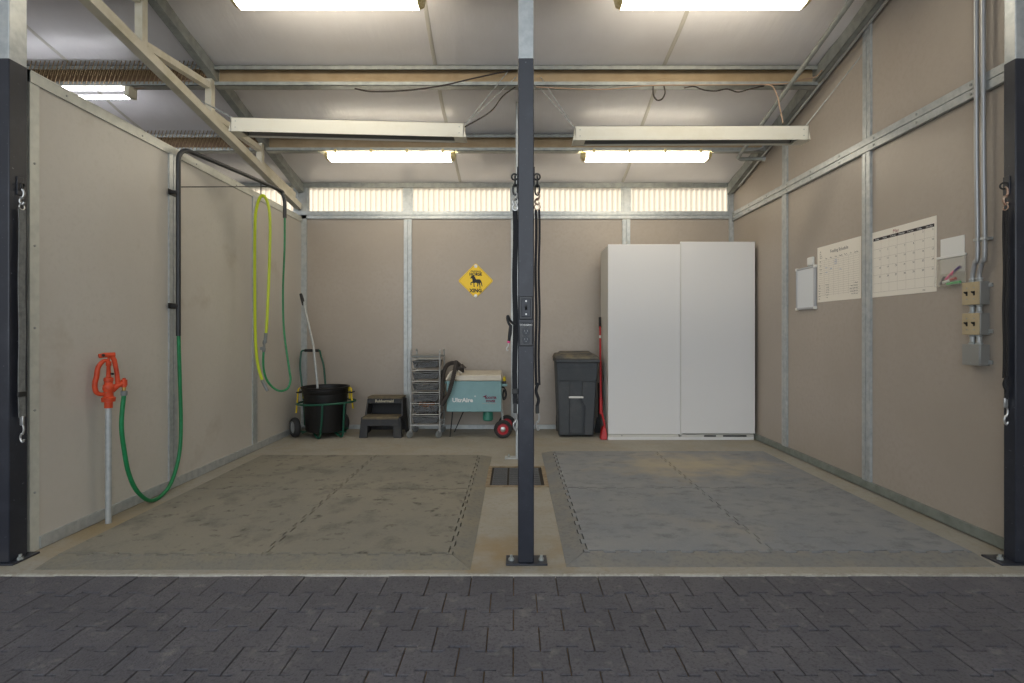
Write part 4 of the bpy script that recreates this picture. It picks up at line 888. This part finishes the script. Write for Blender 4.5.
# red lobby dustpan with its broom
xs_ = P(600.6,0,5.98).x
r = thing('dustpan', 'red long handled dustpan with black grip between bin and wardrobe', 'dustpan', (xs_,5.95,0))
MB().tube([(xs_-.035,5.73,.30),(xs_,6.02,1.19)], .0115, 10).build('shaft', M['red_plastic'], r)
MB().tube([(xs_,6.02,1.17),(xs_-.001,6.03,1.285)], [.0155,.014], 10).build('grip', M['black_rubber'], r)
MB().cyl((xs_-.005,5.975,1.05),(xs_-.004,5.985,1.08),.0128,10).build('white_band', M['white_plastic'], r)
MB().tube([(xs_-.031,5.765,.42),(xs_-.037,5.715,.25)], [.017,.018], 10).tube(smoothpath([(xs_-.037,5.72,.29),(xs_-.025,5.71,.24),(xs_-.005,5.70,.16),(xs_-.003,5.69,.07)]), [.012]*19, 8).build('yoke', M['red_plastic'], r)
MB().prism([(-.06,.004),(.005,.004),(.007,.05),(.0,.12),(-.03,.13),(-.05,.06)], lambda u,v,t: (xs_+u, 5.585+t*.09+.25*v, v), 0, 1).build('pan', M['red_plastic'], r, bevel=.006)
r = thing('lobby_broom', 'black broom head standing behind the red dustpan beside the bin', 'broom', (xs_-.03,6.06,0))
MB().hexa([(xs_-.06,6.0,.0),(xs_-.0,6.0,.0),(xs_-.0,6.05,.0),(xs_-.06,6.05,.0)],[(xs_-.03,6.01,.17),(xs_-.005,6.01,.17),(xs_-.005,6.05,.17),(xs_-.03,6.05,.17)]).build('bristles', M['black_rubber'], r)
MB().tube([(xs_-.012,6.03,.17),(xs_-.012,6.05,.55)], .008, 8).build('handle', M['black_rubber'], r)

# ------------------------------------------------------------ white wardrobe with two sliding doors
x0, x1 = P(608,0,5.62).x, 2.478; ztw = cz(244.4,5.62); yb2 = 6.10
r = thing('wardrobe', 'tall white wardrobe with two sliding doors in the right back corner', 'wardrobe', ((x0+x1)/2,5.85,0))
mb = MB().box(x0,x0+.018,5.63,yb2,.0,ztw-.01).box(x1-.018,x1,5.63,yb2,.0,ztw-.01).box(x0+.018,x1-.018,5.63,yb2,ztw-.03,ztw-.01).box(x0+.018,x1-.018,yb2-.006,yb2,.0,ztw-.03).box(x0+.018,x1-.018,5.65,yb2-.006,.07,.088)
mb.build('carcass', M['wardrobe_edge'], r, smooth=0)
xm = P(680,0,5.6).x; zd = cz(434.5,5.6)
MB().box(x0-.0,xm+.03,5.612,5.63,zd,ztw).build('left_door', M['wardrobe'], r, bevel=.003)
MB().box(xm,x1+.005,5.585,5.603,zd+.012,cz(241.8,5.59)).build('right_door', M['wardrobe'], r, bevel=.003)
MB().box(xm,xm+.006,5.5825,5.585,zd+.012,cz(243,5.59)).build('door_edge', M['wardrobe_edge'], r)
mb = MB().box(x0-.006,x1,5.60,5.64,0.0,.03); mb.build('plinth', M['wardrobe'], r, bevel=.003)
MB().box(x0,xm-.01,5.607,5.64,.03,.054).build('track', M['wardrobe_edge'], r, bevel=.003); MB().box(xm+.005,x1,5.60,5.64,.03,.058).build('track', M['wardrobe_edge'], r, bevel=.003)
for a, b in ((704,716),(723,746.5)): MB().box(P(a,0,5.6).x,P(b,0,5.6).x,5.5985,5.60,.034,.05).build('vent_slot', M['black_rubber'], r, smooth=0)
for a in (622, 681): MB().lathe([(.006,0),(.005,.003),(0,.003)], (P(a,0,5.6).x, 5.607 if a < 650 else 5.60, .044), (0,-1,0), 10).build('glide', M['grey_plastic'], r)

# ------------------------------------------------------------ things on the right wall  (u runs with depth, towards the back)
def rw(u, v, t): return (XR-t, u, v)
def rt(u0): return lambda u, v, t: (XR-t, u0-u, v)     # text reads left to right when seen from the bay
def slab(y0, y1, z0, z1, t0, t1): return MB().box(XR-t1, XR-t0, y0, y1, z0, z1)
r = thing('whiteboard', 'small blank whiteboard in a grey frame left of the paper schedule', 'whiteboard', (XR,4.65,1.5))
slab(4.515,4.785,1.33,1.665,.004,.016).build('face', M['whiteboard'], r)
for b in ((4.50,4.80,1.315,1.332),(4.50,4.80,1.66,1.677),(4.50,4.517,1.332,1.66),(4.783,4.80,1.332,1.66)): slab(*b,.0,.022).build('frame_rail', M['board_frame'], r, bevel=.004)
for y in (4.505,4.795):
    for z in (1.322,1.67): slab(y-.012,y+.012,z-.012,z+.012,0,.025).build('corner_cap', M['white_plastic'], r, bevel=.005)
tag(slab(4.53,4.62,1.681,1.755,0,.022).build('white_eraser', M['white_plastic'], bevel=.015, seg=3), 'small white eraser block stuck above the whiteboard', 'eraser')
tag_ = thing('wall_schedule', 'cream feeding schedule sheet on the right wall beside the whiteboard', 'poster', (XR,4.2,1.6), None)
slab(3.925,4.49,1.365,1.818,.0005,.0025).build('sheet', M['paper'], tag_)
f = rt(4.49); f2 = lambda u,v,t: (XR-.0025-t, 4.49-u, v)
mb = MB()
for i in range(18): mb.add([f2(.02,1.70-i*.0165,.0004),f2(.545,1.70-i*.0165,.0004),f2(.545,1.7012-i*.0165,.0004),f2(.02,1.7012-i*.0165,.0004)], [(0,1,2,3)])
for i in range(8): x = .10+i*.0636; mb.add([f2(x,1.41,.0004),f2(x+.0012,1.41,.0004),f2(x+.0012,1.70,.0004),f2(x,1.70,.0004)], [(0,1,2,3)])
mb.build('grid_lines', M['ink_grey'], tag_, smooth=0)
text_part([('Feeding Schedule', .30, 1.762, .036, 'CENTER', .23)]+[(s, .13+i*.0636, 1.713, .0165, 'CENTER', .045 if len(s) > 5 else None) for i, s in enumerate(('Sun','Mon','Tues','Wednesday','Thurs','Fri','Saturday'))]
          +[(s, .035, 1.775-i*.016, .014, 'LEFT') for i, s in enumerate(('AM','Hay','Grain','Water','','PM','','Hay','','Grain','','Water'))]
          +[(s, .02, 1.50-i*.022, .014, 'LEFT') for i, s in enumerate(('Hay','Oats','Bran','Salt','Beet','Oil'))]
          +[(s, .12, 1.50-i*.02, .014, 'LEFT') for i, s in enumerate(('2 flakes','1 scoop','1 scoop','1 block','2 cups','1 cup'))]
          +[(s, .53, 1.487-i*.02, .015, 'RIGHT') for i, s in enumerate(('Check','water buckets','clean stalls daily','sweep the aisle','rinse the bits'))], f2, 'lettering', M['ink'], tag_)
text_part([(s, u, v, .018) for s, u, v in (('ride',.257,1.69),('walk',.257,1.675),('bath',.257,1.659),('ride',.13,1.64),('walk',.193,1.625),('vet',.32,1.608),('turn',.13,1.602))], f2, 'blue_notes', M['ink_blue'], tag_)
cl = thing('wall_calendar', 'large May calendar sheet right of the steel stud on the right wall', 'calendar', (XR,3.5,1.6))
slab(3.222,3.80,1.362,1.816,.0005,.0025).build('sheet', M['paper'], cl)
f2 = lambda u,v,t: (XR-.0025-t, 3.80-u, v)
x0_, x1_, zt4, zb4 = .012, .562, 1.752, 1.395; cw = (x1_-x0_)/7; rh = (zt4-zb4)/6
for i in range(7):
    a, b = x0_+i*cw, x0_+(i+1)*cw; MB().add([f2(a,1.752,.0003),f2(b,1.752,.0003),f2(b,1.772,.0003),f2(a,1.772,.0003)], [(0,1,2,3)]).build('header_bar', M['ink'], cl, smooth=0)
mb = MB()
for i in range(7): z = zt4-i*rh; mb.add([f2(x0_,z,.0004),f2(x1_,z,.0004),f2(x1_,z+.0012,.0004),f2(x0_,z+.0012,.0004)], [(0,1,2,3)])
for i in range(8): x = x0_+i*cw; mb.add([f2(x,zb4,.0004),f2(x+.0012,zb4,.0004),f2(x+.0012,zt4,.0004),f2(x,zt4,.0004)], [(0,1,2,3)])
mb.build('grid_lines', M['ink_grey'], cl, smooth=0)
text_part([(s, x0_+(i+.5)*cw, 1.762, .0165, 'CENTER', cw*.7 if len(s) > 6 else cw*.52) for i, s in enumerate(('Sunday','Monday','Tuesday','Wednesday','Thursday','Friday','Saturday'))], f2, 'weekday_names', M['white_ink'], cl, .0008)
its = []
for d in range(1, 32):
    k = d+3; its.append((str(d), x0_+(k % 7+.86)*cw, zt4-(k//7)*rh-.013, .0175))
stuff(text_part(its+[('2025', .48, 1.378, .012)], f2, 'day_numbers', M['ink'], cl))
text_part([('May', .235, 1.789, .034)], f2, 'month_name', M['ink_red'], cl)
tag(slab(3.02,3.19,1.46,1.665,.0005,.004).build('white_card', M['white_plastic'], bevel=.0015), 'blank white card on the wall behind the clear marker pouch', 'card')
r = thing('marker_pouch', 'clear zip pouch of markers hanging on the wall beside the electrical boxes', 'pouch', (XR,3.1,1.48))
slab(3.005,3.205,1.385,1.56,.005,.007).build('back_sheet', M['vinyl_clear'], r)
MB().hexa([(XR-.007,3.01,1.385),(XR-.04,3.02,1.385),(XR-.04,3.19,1.385),(XR-.007,3.2,1.385)],[(XR-.0075,3.005,1.56),(XR-.012,3.005,1.56),(XR-.012,3.205,1.56),(XR-.0075,3.205,1.56)]).build('front_sheet', M['vinyl_clear'], r, smooth=0)
slab(3.0,3.21,1.548,1.562,.006,.014).build('zip_strip', M['white_plastic'], r, bevel=.002)
for i, (mm, ya_, za_, yb_, zb5, lb) in enumerate((('pink',3.13,1.425,3.07,1.465,'pink marker in the clear pouch'),('purple',3.10,1.445,3.03,1.487,'dark purple marker in the clear pouch'),('green_marker',3.12,1.397,3.03,1.402,'green marker at the bottom of the clear pouch'),('red_plastic',3.15,1.408,3.06,1.425,'red marker in the clear pouch'),('ink',3.17,1.40,3.14,1.44,'black marker in the clear pouch'))):
    m_ = thing('marker', lb, 'marker', (XR-.022,ya_,za_))
    a, b = Vector((XR-.02,ya_,za_)), Vector((XR-.02,yb_,zb5)); c = a+(b-a)*.6
    MB().cyl(a, c, .007, 10).build('barrel', M['white_plastic'] if mm == 'red_plastic' else M[mm], m_); MB().cyl(c, b, .008, 10).build('cap', M[mm], m_)
# electrical boxes and conduits
zs_ = [(1.266,1.39),(1.104,1.222),(.94,1.054)]
for i, (z0, z1) in enumerate(zs_):
    lb = ('topmost of the three wall boxes, tan plate with two toggles', 'middle of the three wall boxes, tan plate with two toggles', 'lowest of the three wall boxes, blank grey cover')[i]
    r = thing('switch_box' if i < 2 else 'junction_box', lb, 'electrical box', (XR,2.915,z0))
    MB().box(XR-.052,XR,2.861,2.972,z0,z1).build('box', M['box_grey'], r, bevel=.004)
    MB().box(XR-.058,XR-.052,2.862,2.971,z0+.001,z1-.001).build('cover_plate', M['box_tan'] if i < 2 else M['box_grey'], r, bevel=.002)
    if i < 2:
        zc = (z0+z1)/2
        for y in (2.893,2.94):
            MB().box(XR-.0585,XR-.058,y-.006,y+.006,zc-.012,zc+.012).build('switch_slot', M['black_rubber'], r)
            MB().hexa([(XR-.058,y-.004,zc-.004),(XR-.058,y+.004,zc-.004),(XR-.058,y+.004,zc+.006),(XR-.058,y-.004,zc+.006)],[(XR-.072,y-.0035,zc+.004),(XR-.072,y+.0035,zc+.004),(XR-.072,y+.0035,zc+.011),(XR-.072,y-.0035,zc+.011)]).build('toggle', M['black_rubber'], r)
            for z in (zc-.03,zc+.03): MB().lathe([(.004,0),(.003,.0015),(0,.002)], (XR-.058,y,z), (-1,0,0), 8).build('screw', M['galv_dark'], r)
    else:
        for z in (z0+.015,z1-.015): MB().lathe([(.004,0),(.003,.0015),(0,.002)], (XR-.058,2.915,z), (-1,0,0), 8).build('screw', M['galv_dark'], r)
    MB().box(XR-.008,XR,2.842,2.861,z0+.01 if i else z1-.03,z0+.03 if i else z1-.01).build('mounting_tab', M['galv'], r)
for y, nm in ((2.938,'rear'), (2.895,'front')):
    r = thing('wall_conduit', '%s of two silver conduits running up the right wall from the boxes' % {'rear':'farther','front':'nearer'}[nm], 'conduit', (XR-.028,y,1.39))
    dy = -.042
    MB().tube(smoothpath([(XR-.028,y,1.39),(XR-.028,y,1.43),(XR-.031,y+dy*.5,1.50),(XR-.036,y+dy,1.56),(XR-.0425,y+dy,2.2),(XR-.0425,y+dy,zr(2.9)-.02)],6), .0115, 10).build('conduit', M['conduit'], r)
    for za_, zb5 in ((1.39,1.412),(1.222,1.266),(1.054,1.104)):
        k = (zb5-za_); MB().lathe([(.016,0),(.017,.006),(.0125,.010),(.0125,k-.010),(.017,k-.006),(.016,k)], (XR-.028,y,za_), n=10).build('connector', M['galv'], r)
    MB().box(XR-.05,XR,y+dy-.014,y+dy+.014,1.605,1.622).build('strap_clip', M['galv'], r, bevel=.003)
